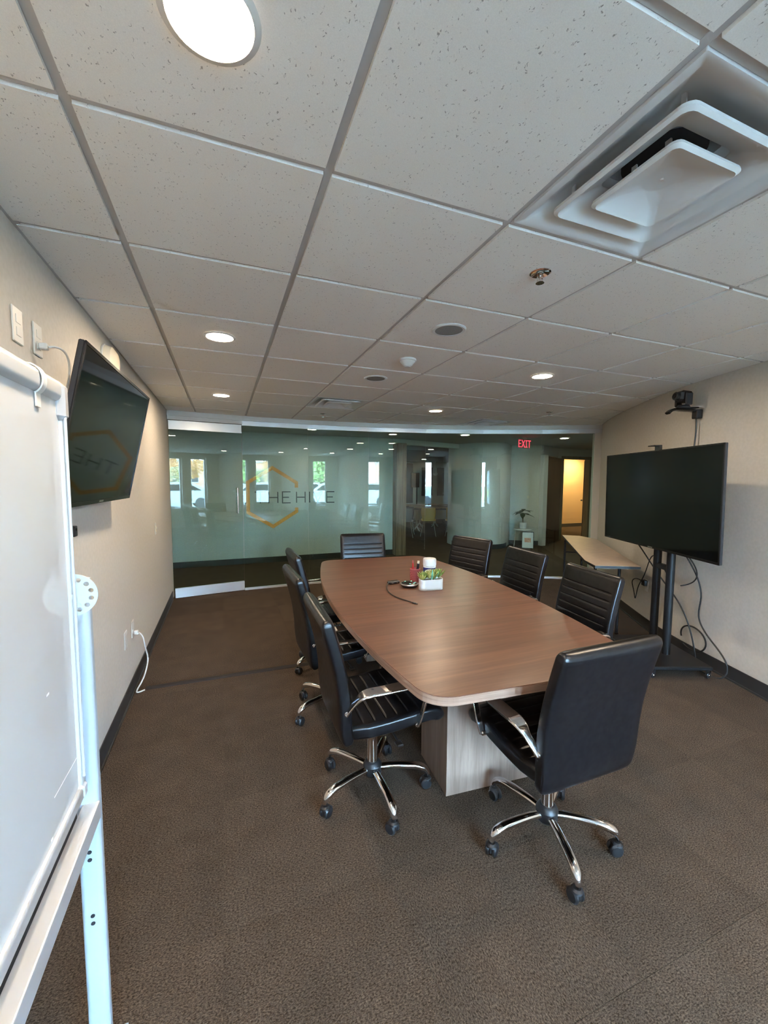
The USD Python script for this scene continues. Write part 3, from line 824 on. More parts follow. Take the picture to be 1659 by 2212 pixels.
wall_plate('wall_plate', 'blank-looking white wall plate high on the left wall above the whiteboard end', 1.787, CZ + .519, 'wall plate')
wall_plate('wall_outlet', 'white outlet high on the left wall with a white cord plugged in, beside the television', 1.951, CZ + .521)
c1 = thing('power_cable', 'short white power cord plugged in high on the wall next to the television', 'cord')
obj('plug', bx(LEFT + .0086, LEFT + .036, 1.938, 1.964, CZ + .488, CZ + .512, .004), 'white', c1)
obj('cord', tube([(LEFT + .036, 1.951, CZ + .50), (LEFT + .06, 1.965, CZ + .505), (LEFT + .075, 2.01, CZ + .49), (LEFT + .075, 2.035, CZ + .44), (LEFT + .06, 2.04, CZ + .36), (LEFT + .05, 2.03, CZ + .24)], .0042, 8, 40), 'white', c1)
el = thing('wall_light', 'cream rounded fitting on the left wall peeking out above the television', 'wall light', (LEFT, 2.93, CZ + .70))
obj('shade', place(trimesh.creation.revolve(np.array([(0, .075), (.05, .068), (.085, .045), (.098, .0), (0, 0)]), sections=36), (.001, 0, 0), ry=PI / 2), 'cream', el)
obj('wall_base', cyl(.10, .012, (.0068, 0, 0), 36, 'x', .003), 'white', el)
bb = thing('control_box', 'tiny black box on the left wall under the television', 'control box', (LEFT, 2.21, CZ - .235))
obj('case', bx(.0006, .020, -.018, .018, -.024, .024, .003), 'blackp', bb); obj('button', cyl(.006, .003, (.0212, 0, .008), 14, 'x'), 'bezel', bb)
sw_ = wall_plate('light_switch', 'white light switch on the left wall beside the glass door', 4.57, CZ - .487, 'light switch', holes=False)
obj('toggle', bx(.010, .017, -.006, .006, -.004, .016, .002), 'white', sw_)
wall_plate('wall_outlet', 'white low wall plate with nothing plugged in, the nearer of two above the left baseboard', 3.132, CZ - 1.083)
wall_plate('wall_outlet', 'white low outlet with a cord plugged in, the farther of two above the left baseboard', 3.358, CZ - 1.082)
c2 = thing('power_cable', 'white cord hanging from the low outlet down to the carpet by the left wall', 'cord')
obj('plug', bx(LEFT + .0086, LEFT + .040, 3.345, 3.372, CZ - 1.128, CZ - 1.098, .005), 'white', c2)
obj('cord', tube([(LEFT + .04, 3.358, CZ - 1.115), (LEFT + .065, 3.356, CZ - 1.15), (LEFT + .075, 3.37, CZ - 1.23), (LEFT + .085, 3.40, CZ - 1.34), (LEFT + .075, 3.36, .12), (LEFT + .045, 3.30, .05), (LEFT + .03, 3.27, .012), (LEFT + .05, 3.285, .006), (LEFT + .075, 3.30, .006)], .0055, 8, 70), 'white', c2)
fc = thing('cord_cover', 'dark brown flat cord cover strip running across the carpet to the table', 'cord cover')
obj('cover_strip', place(sweep([(LEFT + .075, 3.335, 0), (.2, 3.325, 0), (.82, 3.31, 0), (1.05, 3.31, 0)], np.array([(-.03, .0005), (.03, .0005), (.022, .006), (.008, .009), (-.008, .009), (-.022, .006)])), (0, 0, 0)), plain('cord_cover_rubber', (.014, .009, .008), .8), fc)

# ---------------------------------------------------------------- mobile whiteboard
wb = thing('mobile_whiteboard', 'tall mobile whiteboard on pale steel legs standing along the left wall', 'whiteboard')
X0, YF, YN = -.322, 1.088, -.42
ZT, ZB = CZ + .196, CZ - .724
obj('writing_surface', bx(X0 - .012, X0, YN, YF - .02, ZB + .02, ZT - .02), 'board', wb)
each('scuff', [place(bx(0, .0006, -.068, .068, -.0009, .0009), (X0 - .0001, 1.0, CZ - .622), rx=-.03), place(bx(0, .0006, -.006, .006, -.002, .002), (X0 - .0001, .93, CZ - .41)), place(bx(0, .0006, -.004, .004, -.002, .002), (X0 - .0001, .91, CZ - .688))], plain('scuff_white', (.75, .75, .75), .6), wb)
obj('frame_top', [sweep([(X0 - .006, YN, ZT - .012), (X0 - .006, YF - .035, ZT - .012)], rrect(.034, .046, .015, 5))], 'boardframe', wb)
obj('frame_bottom', [sweep([(X0 - .006, YN, ZB + .012), (X0 - .006, YF - .02, ZB + .012)], rrect(.030, .032, .008, 4))], 'alu', wb)
obj('frame_side', [sweep([(X0 - .006, YF - .012, ZB + .0), (X0 - .006, YF - .012, ZT - .05)], rrect(.028, .026, .007, 4), up=(1, 0, 0)), cyl(.0035, ZT - ZB - .1, (X0 + .010, YF - .020, (ZT + ZB) / 2), 8)], 'boardframe', wb)
obj('corner_cap', [bx(X0 - .026, X0 + .014, YF - .036, YF + .004, ZT - .075, ZT + .010, .012)], plain('corner_grey', (.34, .34, .34), .4), wb)
obj('corner_cap', [bx(X0 - .024, X0 + .012, YF - .034, YF + .002, ZB - .006, ZB + .035, .010)], plain('corner_grey_low', (.42, .44, .46), .4), wb)
obj('hook_clip', [sweep(np.array([(X0 - .006 + .021 * math.cos(q), .955, ZT - .012 + .027 * math.sin(q)) for q in np.linspace(2.6, -1.2, 20)]), rrect(.003, .020, .0014, 2), up=(0, 1, 0)), bx(X0 + .002, X0 + .0045, .945, .965, ZT - .062, ZT - .036)], 'white', wb)
LY0, LY1 = 1.125, 1.160
for nm, y0, y1 in (('leg_post', LY0, LY1), ('leg_post', YN - .085, YN - .025)):
    path = [(X0 - .004, (y0 + y1) / 2, .062), (X0 - .004, (y0 + y1) / 2, CZ - .235)]
    lp = obj(nm, sweep(path, rrect(.048, y1 - y0, .012, 6), up=(0, 1, 0)), 'legblue', wb)
    if y0 > 0:
        sl = []
        hx, hy = X0 - .012, y0 - .0002
        for z in (CZ - .405, CZ - .575):
            sl += [cyl(.0052, .002, (hx, hy, z), 12, 'y'), bx(hx - .0014, hx + .0014, hy - .001, hy + .001, z - .028, z), cyl(.0042, .002, (hx, hy, z - .060), 12, 'y')]
        for z in (CZ - .908, CZ - .928, CZ - 1.076, CZ - 1.096):
            sl += [cyl(.0048, .002, (X0 - .004, hy, z), 12, 'y')]
        each('bolt_hole', sl, 'darkvoid', lp)
    ft = obj('foot', [sweep([(X0 - .05, (y0 + y1) / 2, .072), (X0 + .05, (y0 + y1) / 2, .072)], rrect(.05, .03, .01, 4))], 'legblue', wb)
    obj('caster', [cyl(.026, .022, (X0 + dx, (y0 + y1) / 2, .027), 20, 'y', .005) for dx in (0.0,)] + [bx(X0 + dx - .008, X0 + dx + .008, (y0 + y1) / 2 - .012, (y0 + y1) / 2 + .012, .045, .06) for dx in (0.0,)], 'blackp', ft)
hd = Polygon([(0, -.047)] + [(.047 * math.sin(q), -.047 * math.cos(q)) for q in np.linspace(0, PI, 25)] + [(0, .047)])
for q in np.linspace(.32, PI - .32, 6):
    hd = hd.difference(Point(.035 * math.sin(q), .035 * math.cos(q)).buffer(.005))
hm = trimesh.creation.extrude_polygon(hd, .004, engine='earcut')
hm.vertices = np.c_[X0 + .004 + hm.vertices[:, 0], YF - .004 - hm.vertices[:, 2], CZ - .258 + hm.vertices[:, 1]]; hm.fix_normals()
obj('tilt_disc', [hm, bx(X0 + .002, X0 + .006, YF - .012, YF, CZ - .305, CZ - .211), cyl(.012, .05, (X0 - .004, YF - .0, CZ - .258), 16, 'y', .003)], plain('tilt_disc_steel', (.46, .52, .52), .3), wb)
obj('cross_rail', [sweep([(X0 + .004, YN - .05, CZ - .806), (X0 + .004, LY0 + .004, CZ - .806)], rrect(.036, .046, .004, 3))], 'alu', wb)

# ---------------------------------------------------------------- rolling screen by the right wall
ra = -1.958
RC = np.array([3.3356, 2.3602]); RU = np.array([math.cos(ra), math.sin(ra)]); RN = np.array([math.sin(ra), -math.cos(ra)])
rtv, rput = tv('rolling_television', 'large black flat television on a rolling stand by the right wall', (RC[0], RC[1], CZ - .1473), RU, .0174, 1.45, .06)


def rp(u, n, z):
    p = RC + RU * u + RN * n; return np.array([p[0], p[1], z])


def rbox(u0, u1, n0, n1, z0, z1, ch=.0):
    m = bx(u0, u1, -n1, -n0, z0, z1, ch); v = m.vertices.copy()
    p = RC + v[:, :1] * RU - v[:, 1:2] * RN
    m.vertices = np.c_[p, v[:, 2]]; m.fix_normals(); return m


each('sensor_mount', [rput(bx(.015, .075, .402, .448, -.02, .004, .002)), rput(bx(-.01, .07, .440, .448, -.02, .045, .002))], 'blackp', rtv)
rst = thing('screen_stand', 'black twin-pole rolling stand under the large television by the right wall', 'stand')
for u in (-.085, .085):
    obj('pole', cyl(.031, 1.24, rp(u, -.13, .70), 24, ch=.002), 'blackm', rst)
each('cross_brace', [rbox(-.085, .085, -.15, -.11, .80, .84), rbox(-.085, .085, -.15, -.11, 1.22, 1.27)], 'blackm', rst)
each('bracket_plate', [rbox(-.30, .30, -.096, -.064, 1.28, 1.34), rbox(-.30, .30, -.096, -.064, 1.52, 1.58), rbox(-.26, -.22, -.097, -.064, 1.15, 1.62), rbox(.22, .26, -.097, -.064, 1.15, 1.62)], 'blackm', rst)
obj('base_plate', [rbox(-.34, .34, -.33, .14, .070, .100, .006)], 'blackm', rst)
for u, nn in ((.33, .12), (.33, -.31), (-.33, .12), (-.33, -.31)):
    p = rp(u * .96, nn, 0)
    obj('caster', [cyl(.024, .020, (p[0], p[1], .0255), 20, 'y', .005), bx(p[0] - .012, p[0] + .012, p[1] - .014, p[1] + .014, .045, .071)], 'blackp', rst)
    obj('caster_cap', [cyl(.010, .024, (p[0], p[1], .0255), 16, 'y', .003)], 'chrome', rst)
for nm, lab, pts, r in (('signal_cable', 'thin black cable sagging from under the television behind the twin poles to the outlets', [rp(-.35, -.06, CZ - .5), rp(-.31, -.16, CZ - .66), rp(-.20, -.24, CZ - .85), rp(-.02, -.30, CZ - 1.05), rp(.08, -.33, CZ - 1.25), rp(.12, -.36, .03)], .006),
                        ('signal_cable', 'thin black cable looping from right of the poles under the television', [rp(.28, -.06, CZ - .5), rp(.29, -.14, CZ - .60), rp(.25, -.22, CZ - .70), rp(.17, -.26, CZ - .80), rp(.11, -.2, CZ - .85)], .005)):
    t_ = thing(nm, lab, 'cable'); obj('cord', tube(pts, r, 8, 60), 'cable', t_)
w0, d0, n0 = rwall(2.05, .03)
t_ = thing('power_cable', 'long black cable falling from the large television and along the curved wall to the baseboard', 'cable')
obj('cord', tube([rp(.46, -.05, CZ - .54), rwall(2.13, .12, CZ - .72)[0], rwall(2.12, .05, CZ - .95)[0], rwall(2.14, .035, CZ - 1.15)[0], rwall(2.10, .03, CZ - 1.22)[0], rwall(2.0, .03, CZ - 1.30)[0], rwall(1.90, .03, CZ - 1.38)[0], rwall(1.865, .035, .06)[0], rwall(1.88, .06, .012)[0], rwall(1.98, .12, .008)[0], rwall(2.06, .20, .008)[0]], .006, 8, 110), 'cable', t_)
t_ = thing('coiled_cable', 'round loop of black cable standing against the curved wall behind the rolling stand', 'cable')
lp_ = []
for q in np.linspace(-.3, 2 * PI - .9, 40):
    y = 2.20 + .135 * math.cos(q); z = .195 + .10 * math.sin(q); lp_.append(rwall(y, .022 + .02 * q / 6, z)[0])
obj('cord', sweep(np.array(lp_), circ(.0065, 8), up=(0, 1, 0)), 'cable', t_)

# outlets behind the stand
for k, (y, lab) in enumerate(((2.895, 'white wall outlet low on the right wall left of the twin poles, the farther one'), (2.78, 'white wall outlet low on the right wall half behind the twin poles, the nearer one'))):
    p, d, n = rwall(y, 0, CZ - 1.078)
    o = thing('wall_outlet', lab, 'wall outlet', p, math.atan2(n[1], n[0]))
    obj('cover_plate', bx(.001, .007, -.037, .037, -.059, .059, .003), 'white', o)
    each('socket', [bx(.0065, .009, -.017, .017, s * .021 - .014, s * .021 + .014, .003) for s in (-1, 1)], 'white', o)
p, d, n = rwall(2.895, 0, 0)
t_ = thing('power_adapter', 'black power adapter and dangling cord plugged into the farther right wall outlet', 'power adapter')
q0 = rwall(2.93, .03, CZ - 1.05)[0]
obj('plug_block', place(bx(-.014, .020, -.03, .03, -.03, .03, .004), rwall(2.90, .024, CZ - 1.05)[0], rz=math.atan2(n[1], n[0])), 'blackp', t_)
obj('cord', tube([q0, rwall(3.02, .05, CZ - 1.04)[0], rwall(3.10, .05, CZ - 1.10)[0], rwall(3.06, .045, CZ - 1.20)[0], rwall(3.03, .045, CZ - 1.26)[0], rwall(3.0, .045, CZ - 1.18)[0], rwall(2.96, .05, CZ - 1.1)[0], rwall(2.86, .06, CZ - .98)[0], rwall(2.80, .07, CZ - .9)[0], rp(-.05, -.20, CZ - .80)], .005, 8, 90), 'cable', t_)

# camera on its bracket
p, d, n = rwall(2.30, 0, CZ + .585); th = math.atan2(n[1], n[0])
br = thing('camera_shelf', 'black wall bracket with short shelf high on the right wall', 'bracket', p, th)
obj('wall_block', bx(.001, .055, -.03, .03, -.045, .03, .006), 'blackp', br)
obj('arm', [sweep(smoothpath([(.03, 0, .012), (.10, 0, .024), (.16, .0, .026), (.20, 0, .03), (.28, 0, -.002)], 24), rrect(.055, .022, .009, 4))], 'bezel', br)
obj('shelf_plate', bx(.05, .21, -.05, .05, .036, .045, .003), 'blackm', br)
cam_ = thing('room_camera', 'black motorised room camera sitting on the wall shelf above the rolling television', 'camera', (p[0], p[1], p[2] + .0455), th)
obj('yoke_base', lathe([(0, .0), (.048, .0), (.050, .006), (.042, .022), (0, .026)], 30, (.15, 0, 0)), 'blackp', cam_)
each('yoke_arm', [bx(.12, .18, s * .062 - .010, s * .062 + .010, .014, .115, .008) for s in (-1, 1)], 'blackp', cam_)
obj('camera_head', [place(bx(-.052, .052, -.05, .05, -.045, .048, .018), (.15, 0, .088), ry=-.12), place(cyl(.034, .04, (.06, 0, 0), 28, 'x', .005), (.15, 0, .088), ry=-.12)], 'blackp', cam_)
obj('lens_glass', place(cyl(.022, .006, (.081, 0, 0), 24, 'x', .002), (.15, 0, .088), ry=-.12), 'screen', cam_)
t_ = thing('camera_cable', 'black cable running down the right wall from the camera shelf to behind the television', 'cable')
obj('cord', tube([p + np.array([*n, 0]) * .035 + np.array([0, 0, -.046]), p + np.array([*n, 0]) * .03 + np.array([0, 0, -.12]), p + np.array([*n, 0]) * .035 + np.array([0, 0, -.26]), p + np.array([*n, 0]) * .05 + np.array([0, 0, -.45])], .006, 8, 30), 'cable', t_)

# ---------------------------------------------------------------- folding table along the right wall
FT = thing('folding_table', 'beige laminate side table with cut corners on thin black legs beside the glass wall', 'table')
fo = Polygon([(4.69, 4.66), (4.86, 4.50), (4.80, 4.15), (3.63, 2.64), (3.27, 2.83), (3.40, 3.07)])
obj('tabletop', prism(fo, .715, .740), 'foldtable', FT)
obj('edge_band', prism(fo.buffer(.0015, join_style=2).difference(fo.buffer(-.002)), .7165, .7385), 'blackp', FT)
ua = np.array([4.75 - 3.45, 4.57 - 2.75]); ua /= np.linalg.norm(ua); na = np.array([-ua[1], ua[0]])
f0 = np.array([3.52, 2.86])
fp = lambda s, o: f0 + ua * s + na * o
for s in (.10, 1.75):
    for o in (-.10, .12):
        q = fp(s, o); obj('leg', [cyl(.014, .702, (q[0], q[1], .364), 14, ch=.002), cyl(.018, .02, (q[0], q[1], .011), 14, ch=.004)], 'blackm', FT)
    a1, a2 = fp(s, -.10), fp(s, .12)
    each('leg_brace', [tube([(*a1, .55), (*a2, .55)], .009, 8, 2, smooth=False), tube([(*a1, .16), (*a2, .16)], .009, 8, 2, smooth=False)], 'blackm', FT)
a1, a2 = fp(.10, .01), fp(1.75, .01)
each('under_frame', [sweep([(*fp(.02, o), .700), (*fp(1.85, o), .700)], rrect(.025, .028, .003, 2)) for o in (-.09, .10)], 'blackm', FT)

# ---------------------------------------------------------------- corridor beyond the glass
struct('wall_corridor', bx(-5, 3.25, 7.8, 7.95, 0, CEIL), 'corr_wall', label='pale plain corridor wall behind the lettered glass')
struct('baseboard_corridor', bx(-5, 3.25, 7.788, 7.8, 0, .105, .003), 'base', label='dark baseboard under the corridor wall')
o = thing('wall_outlet', 'white outlet on the corridor wall seen through the lettered glass', 'wall outlet', (1.21, 7.8, .42), -PI / 2)
obj('cover_plate', bx(.001, .007, -.037, .037, -.059, .059, .003), 'white', o)
each('socket', [bx(.0065, .009, -.017, .017, s * .021 - .014, s * .021 + .014, .003) for s in (-1, 1)], 'white', o)
struct('trim_1', [bx(3.25, 3.47, 7.60, 7.98, 0, CEIL - .10, .006)], 'barnwood', label='barn-wood post at the classroom opening')
struct('wall_opening_head', [prism(Polygon([(3.25, 7.74), (5.3, 8.35), (5.25, 8.5), (3.25, 7.92)]), CEIL - .10, CEIL)], 'corr_wall', label='wall strip above the classroom opening')
curve = smoothpath([(5.14, 8.8), (5.10, 8.50), (5.20, 8.05), (5.47, 7.68), (5.80, 7.62), (6.12, 7.78)], 26)
struct('wall_column', prism(Polygon(np.vstack([curve, [(6.45, 8.08), (6.45, 8.8)]])), 0, CEIL), 'corr_wall', label='rounded pale wall between the classroom opening and the plant')
struct('wall_niche', prism(Polygon([(6.40, 8.1), (7.06, 7.72), (7.12, 7.9), (6.5, 8.3)]), 0, CEIL), 'corr_wall', label='pale wall behind the potted plant')
struct('baseboard_niche', [prism(Polygon([(6.405, 8.09), (7.06, 7.712), (7.055, 7.70), (6.40, 8.078)]), 0, .105), strip_along(curve[4:], -.012, 0, 0, .105)], 'base', label='dark baseboard around the rounded corridor walls')
struct('trim_2', bx(7.02, 7.14, 7.60, 7.74, 0, 2.16, .004), 'trimw', label='white door jamb right of the plant')
struct('wall_door_side', [prism(Polygon([(7.1, 7.74), (8.33, 8.42), (8.27, 8.5), (7.06, 7.86)]), 2.17, CEIL)], 'corr_wall', label='wall above the brown door')
DR = struct('door_2', label='brown veneered door standing open in the corridor')
l0, l1 = np.array([7.17, 7.66]), np.array([8.17, 8.24]); le = (l1 - l0) / np.linalg.norm(l1 - l0)
obj('door_leaf', wallprism(sbox(0, .01, np.linalg.norm(l1 - l0), 2.13), .045, l0, le), 'doorwood', DR)
WD = sbox(8.1, 0, 11.9, CEIL).difference(sbox(8.30, 0, 9.21, 2.13))
struct('wall_lit_room', wallprism(WD, .14, (0, 8.30), (1, 0)), 'corr_wall', label='wall with the lit doorway at the corridor end')
DF = struct('trim_3', [bx(8.23, 8.305, 8.285, 8.45, 0, 2.20), bx(9.205, 9.28, 8.285, 8.45, 0, 2.20), bx(8.23, 9.28, 8.285, 8.45, 2.125, 2.20)], 'olivewood', label='wooden frame of the lit doorway')
struct('wall_beyond', [bx(8.0, 12.0, 10.6, 10.7, 0, CEIL), bx(7.9, 8.0, 8.45, 10.7, 0, CEIL), bx(11.9, 12.0, 4.0, 10.7, 0, CEIL)], 'warm_wall', label='warm lit wall of the room beyond the doorway')
struct('baseboard_beyond', bx(8.0, 11.9, 10.585, 10.6, 0, .11), 'base', label='dark baseboard in the lit room')
downlight(10.85, 10.05, 'warm lamp in the lit room at the corridor end', 'lens_warm', 'lit room lamp', r=.10)
dl = thing('inner_door', 'open door seen edge-on with its knob just inside the lit doorway', 'door', (9.25, 8.48, 0), D(-47))
obj('door_leaf', bx(-.02, .025, .0, .62, .01, 2.11, .003), 'doorwood', dl)
obj('knob', [cyl(.025, .05, (-.05, .55, 1.0), 18, 'x', .008)], 'satin', dl)
struct('wall_outer', [bx(5.52, 12, 4.25, 4.4, 0, CEIL), bx(-5, -4.9, 5.8, 8, 0, CEIL), bx(-5, LEFT - .14, 5.8, 5.93, 0, CEIL)], 'corr_wall', label='outer corridor walls')
# exit sign
ex = thing('exit_sign', 'red lit EXIT sign hanging under the corridor ceiling', 'sign', (5.46, 6.47, CEIL - .12), D(10))
obj('sign_plate', bx(-.16, .16, -.012, .012, -.10, .08, .003), plain('sign_glass', (.24, .25, .24), .15), ex)
obj('mount', bx(-.05, .05, -.02, .02, .08, .12), 'greywhite', ex)
txe = meshkit.text_mesh('EXIT', .14, .004)
txe.apply_translation((-txe.bounds[:, 0].mean(), -txe.bounds[:, 1].mean(), 0)); txe.vertices[:, 0] *= .82
txe.vertices = np.c_[txe.vertices[:, 0], -.0125 - txe.vertices[:, 2], txe.vertices[:, 1] - .01]; txe.fix_normals()
obj('lettering', txe, 'red', ex)
# plant on a small side table, framed print leaning below
st = thing('side_table', 'small round white side table under the potted plant in the corridor', 'table', (6.50, 7.66, 0))
obj('tabletop', cyl(.20, .022, (0, 0, .415), 36, ch=.004), 'white', st)
for k in range(3):
    a = k * 2.094 + .5; obj('leg', tube([(.15 * math.cos(a), .15 * math.sin(a), .404), (.19 * math.cos(a), .19 * math.sin(a), .002)], .009, 8, 2, smooth=False), 'white', st)
pp = thing('potted_plant', 'dark broad-leaved plant in a white pot on the corridor side table', 'plant', (6.50, 7.66, .4265))
obj('pot', lathe([(0, 0), (.062, 0), (.075, .01), (.080, .15), (.074, .152), (.070, .135), (0, .132)], 30), 'white', pp)
stem, lv = [], []
M['leafd'] = mat('dark_leaf', {'p': ('principled_bsdf', dict(base_color=(.025, .055, .028), roughness=.4)), 't': ('translucent_bsdf', dict(color=(.05, .12, .04))), 'x': ('mix_closure', dict(fac=.2))}, [('p.BSDF', 'x.closure1'), ('t.BSDF', 'x.closure2')], surface='x.closure')
rg = np.random.default_rng(3)
obj('stem', [tube([(0, 0, .12), (.01 * k, .01, .25), (.03 * k, .02, .36)], .010, 8, 8) for k in (-1, 0, 1)], plain('stem_brown', (.12, .11, .06), .7), pp)
for k in range(15):
    a = k * 2.4 + rg.uniform(-.3, .3); L = rg.uniform(.16, .27); z0 = rg.uniform(.30, .46); up = rg.uniform(-.15, .5)
    path = np.array([(math.cos(a) * L * s * (1.1 - .1 * s), math.sin(a) * L * s, z0 + L * (up * s - .35 * s * s)) for s in np.linspace(0, 1, 9)])
    obj('leaf', sweep(path, circ(.055, 8, .004), scale=np.array([.1, .35, .7, .95, 1, .9, .7, .4, .05])), 'leafd', pp, smooth=60)
pf = thing('framed_print', 'thin black framed print with a rust-red block leaning under the side table', 'picture', (6.43, 7.40, .006), D(-38))
fr_ = [bx(-.13, .13, -.008, .008, 0, .012), bx(-.13, .13, -.008, .008, .366, .378), bx(-.13, -.118, -.008, .008, 0, .378), bx(.118, .13, -.008, .008, 0, .378)]
lean = lambda m: place(m, rx=-.16)
each('frame', [lean(x) for x in fr_], 'blackp', pf)
obj('paper', lean(bx(-.119, .119, -.004, .006, .011, .367)), plain('print_paper', (.75, .74, .68), .6), pf)
obj('print_block', lean(bx(-.07, .07, -.0055, -.004, .14, .24)), speck('print_rust', (.55, .22, .12), (.75, .45, .30), 40, rough=.6), pf)
o = thing('light_switch', 'white light switch on the corridor wall above the potted plant', 'light switch', (6.80, 7.866, 1.16), D(-120))
obj('cover_plate', bx(.002, .010, -.04, .04, -.06, .06, .003), 'white', o); obj('rocker', bx(.010, .014, -.016, .016, -.03, .03, .002), 'cream', o)

# ---------------------------------------------------------------- classroom through the opening
struct('wall_classroom', [bx(2.2, 9.2, 14.4, 14.5, 0, CEIL), bx(2.6, 2.7, 7.95, 14.4, 0, CEIL), bx(7.78, 7.88, 8.6, 10.9, 0, CEIL), bx(7.8, 9.2, 10.8, 10.9, 0, CEIL), bx(9.1, 9.2, 10.9, 14.4, 0, CEIL)], 'corr_wall', label='white classroom walls beyond the opening')
struct('ceiling_classroom', bx(2.7, 9.1, 8.95, 14.4, CEIL - .12, CEIL - .02), plain('dark_ceiling', (.10, .10, .10), .9), label='dark classroom ceiling band')
for k, (x0, x1, z0, z1, lab) in enumerate(((6.30, 6.83, .68, 2.20, 'tall black acoustic panel on the classroom wall, the leftmost of three'), (7.22, 7.69, .95, 2.06, 'dark brown acoustic panel in the middle of the classroom wall'), (7.90, 8.2, .95, 2.06, 'dark acoustic panel at the right end of the classroom wall'))):
    t_ = thing('acoustic_panel', lab, 'wall panel', (0, 14.4, 0), 0, None)
    obj('fabric_face', bx(x0, x1, -.05, -.002, z0, z1, .008), plain('panel_fabric_%d' % k, (.018, .016, .018) if k != 1 else (.07, .058, .056), .9), t_)
    obj('backing', bx(x0 + .01, x1 - .01, -.002, -.0005, z0 + .01, z1 - .01), 'blackp', t_)
ps = thing('pole_screen', 'dark sign panel on a slim black pole in the classroom', 'sign', (6.40, 13.25, 0))
obj('panel', bx(-.17, .15, -.02, .02, 1.30, 1.82, .004), plain('sign_dark', (.035, .026, .026), .6), ps)
obj('pole', cyl(.016, 1.30, (.06, .0, .655), 14), 'blackm', ps)
obj('base', cyl(.16, .014, (.06, 0, .007), 28, ch=.003), 'blackm', ps)


def class_table(x, y, rz, label):
    t = thing('classroom_table', label, 'table', (x, y, 0), rz, 'classroom tables')
    for k in range(4):
        obj('plank', bx(-.75, .75, -.30 + k * .151, -.30 + k * .151 + .148, .71, .74, .004), 'classtop', t)
    obj('apron', bx(-.68, .68, -.25, .25, .67, .709), 'blackm', t)
    for sx in (-.5, .5):
        lg = [cyl(.030, .56, (sx, 0, .39), 16)]
        for a in (-.9, .9, PI - .9, PI + .9):
            lg.append(tube([(sx, 0, .14), (sx + .14 * math.cos(a), .30 * math.sin(a), .03), (sx + .17 * math.cos(a), .36 * math.sin(a), .018)], .017, 8, 10))
        obj('pedestal_leg', lg, 'greywhite', t)


class_table(5.95, 11.05, D(-28), 'wood plank table behind the yellow chairs in the classroom')
class_table(5.6, 12.4, D(-28), 'second wood plank table farther into the classroom')
class_table(7.1, 12.0, D(-28), 'third wood plank table at the right of the classroom')


def shell_chair(x, y, rz, col, label, group=None):
    t = thing('shell_chair', label, 'chair', (x, y, 0), rz, group)
    seat = cushion([(-.20, .44), (-.10, .43), (.05, .435), (.18, .45), (.21, .44)], (.17, .20, .21, .20), .022, [], ns=24)
    back = cushion([(-.21, .45), (-.235, .55), (-.25, .68), (-.262, .80)], (.16, .19, .20, .19), .022, [], ns=24)
    obj('shell_seat', seat, col, t, smooth=50); obj('shell_back', back, col, t, smooth=50)
    for sx, sy in ((.15, .17), (.15, -.17), (-.17, .17), (-.17, -.17)):
        obj('leg', tube([(sx * .8, sy * .8, .425), (sx * 1.35, sy * 1.25, .0015)], .010, 8, 2, smooth=False), 'chrome', t)


M['yellow'] = plain('yellow_shell', (.60, .33, .03), .45); M['greyshell'] = plain('grey_shell', (.20, .20, .21), .5); M['darkshell'] = plain('dark_shell', (.05, .05, .06), .5)
shell_chair(5.32, 10.15, D(62), 'yellow', 'yellow shell chair on chrome legs in the classroom, back turned to us')
shell_chair(5.98, 9.95, D(62), 'yellow', 'yellow shell chair half hidden by the rounded corridor wall')
shell_chair(4.62, 10.15, D(62), 'greyshell', 'light grey shell chair on chrome legs left of the yellow one')
shell_chair(4.95, 10.75, D(62), 'darkshell', 'dark grey shell chair between the grey and the yellow one')
t_ = thing('ceiling_projector', 'round white projector bracket hanging in the classroom', 'projector', (7.4, 13.6, 1.80))
obj('dome', lathe([(0, -.07), (.05, -.06), (.09, -.02), (.10, .02), (0, .03)], 24), 'greywhite', t_); obj('hanging_rod', cyl(.012, .44, (0, 0, .245), 12), 'greywhite', t_)
downlight(4.6, 10.6, 'classroom lamp above the yellow chair', 'lens_cool', 'classroom lamps', z=CEIL - .12)
downlight(6.4, 12.6, 'classroom lamp before the dark wall panels', 'lens_cool', 'classroom lamps', z=CEIL - .12)

# ---------------------------------------------------------------- outside the rear windows (mirrored in the glass wall)
struct('ground', bx(-60, 80, -110, REAR - .35, -.35, -.15), speck('asphalt', (.20, .20, .20), (.27, .27, .26), 3, rough=.9), label='pale asphalt parking lot outside the rear windows')
struct('lawn', bx(-60, 80, -44, -24, -.151, -.10), speck('lawn_green', (.20, .26, .06), (.32, .36, .10), 2, rough=.95), label='strip of lawn across the parking lot')
BB = thing('brick_building', 'long low orange brick building across the parking lot mirrored in the glass', 'building', (0, -62, -.15))
obj('brick_wall', bx(0, 26, -8, 0, 0, 4.7), mat('far_brick', {'g': ('geometry', {}), 'sx': ('separate_xyz', {}), 'cx': ('combine_xyz', {}), 'k': ('brick_texture', dict(color1=(.46, .17, .08), color2=(.56, .24, .12), mortar=(.5, .42, .35), scale=3.0, mortar_size=.03)), 'p': ('principled_bsdf', dict(roughness=.85))}, [('g.position', 'sx.vector'), ('sx.x', 'cx.x'), ('sx.z', 'cx.y'), ('cx.vector', 'k.vector'), ('k.color', 'p.base_color')]), BB)
for k in range(9):
    w = obj('window', bx(1.2 + k * 2.8, 2.4 + k * 2.8, 0, .06, 1.2, 3.4), 'trimw', BB)
    obj('pane', bx(1.3 + k * 2.8, 2.3 + k * 2.8, .06, .07, 1.3, 3.3), 'screen', w)
obj('roof_edge', bx(-.2, 26.2, -8.2, .2, 4.7, 4.95), 'trimw', BB)


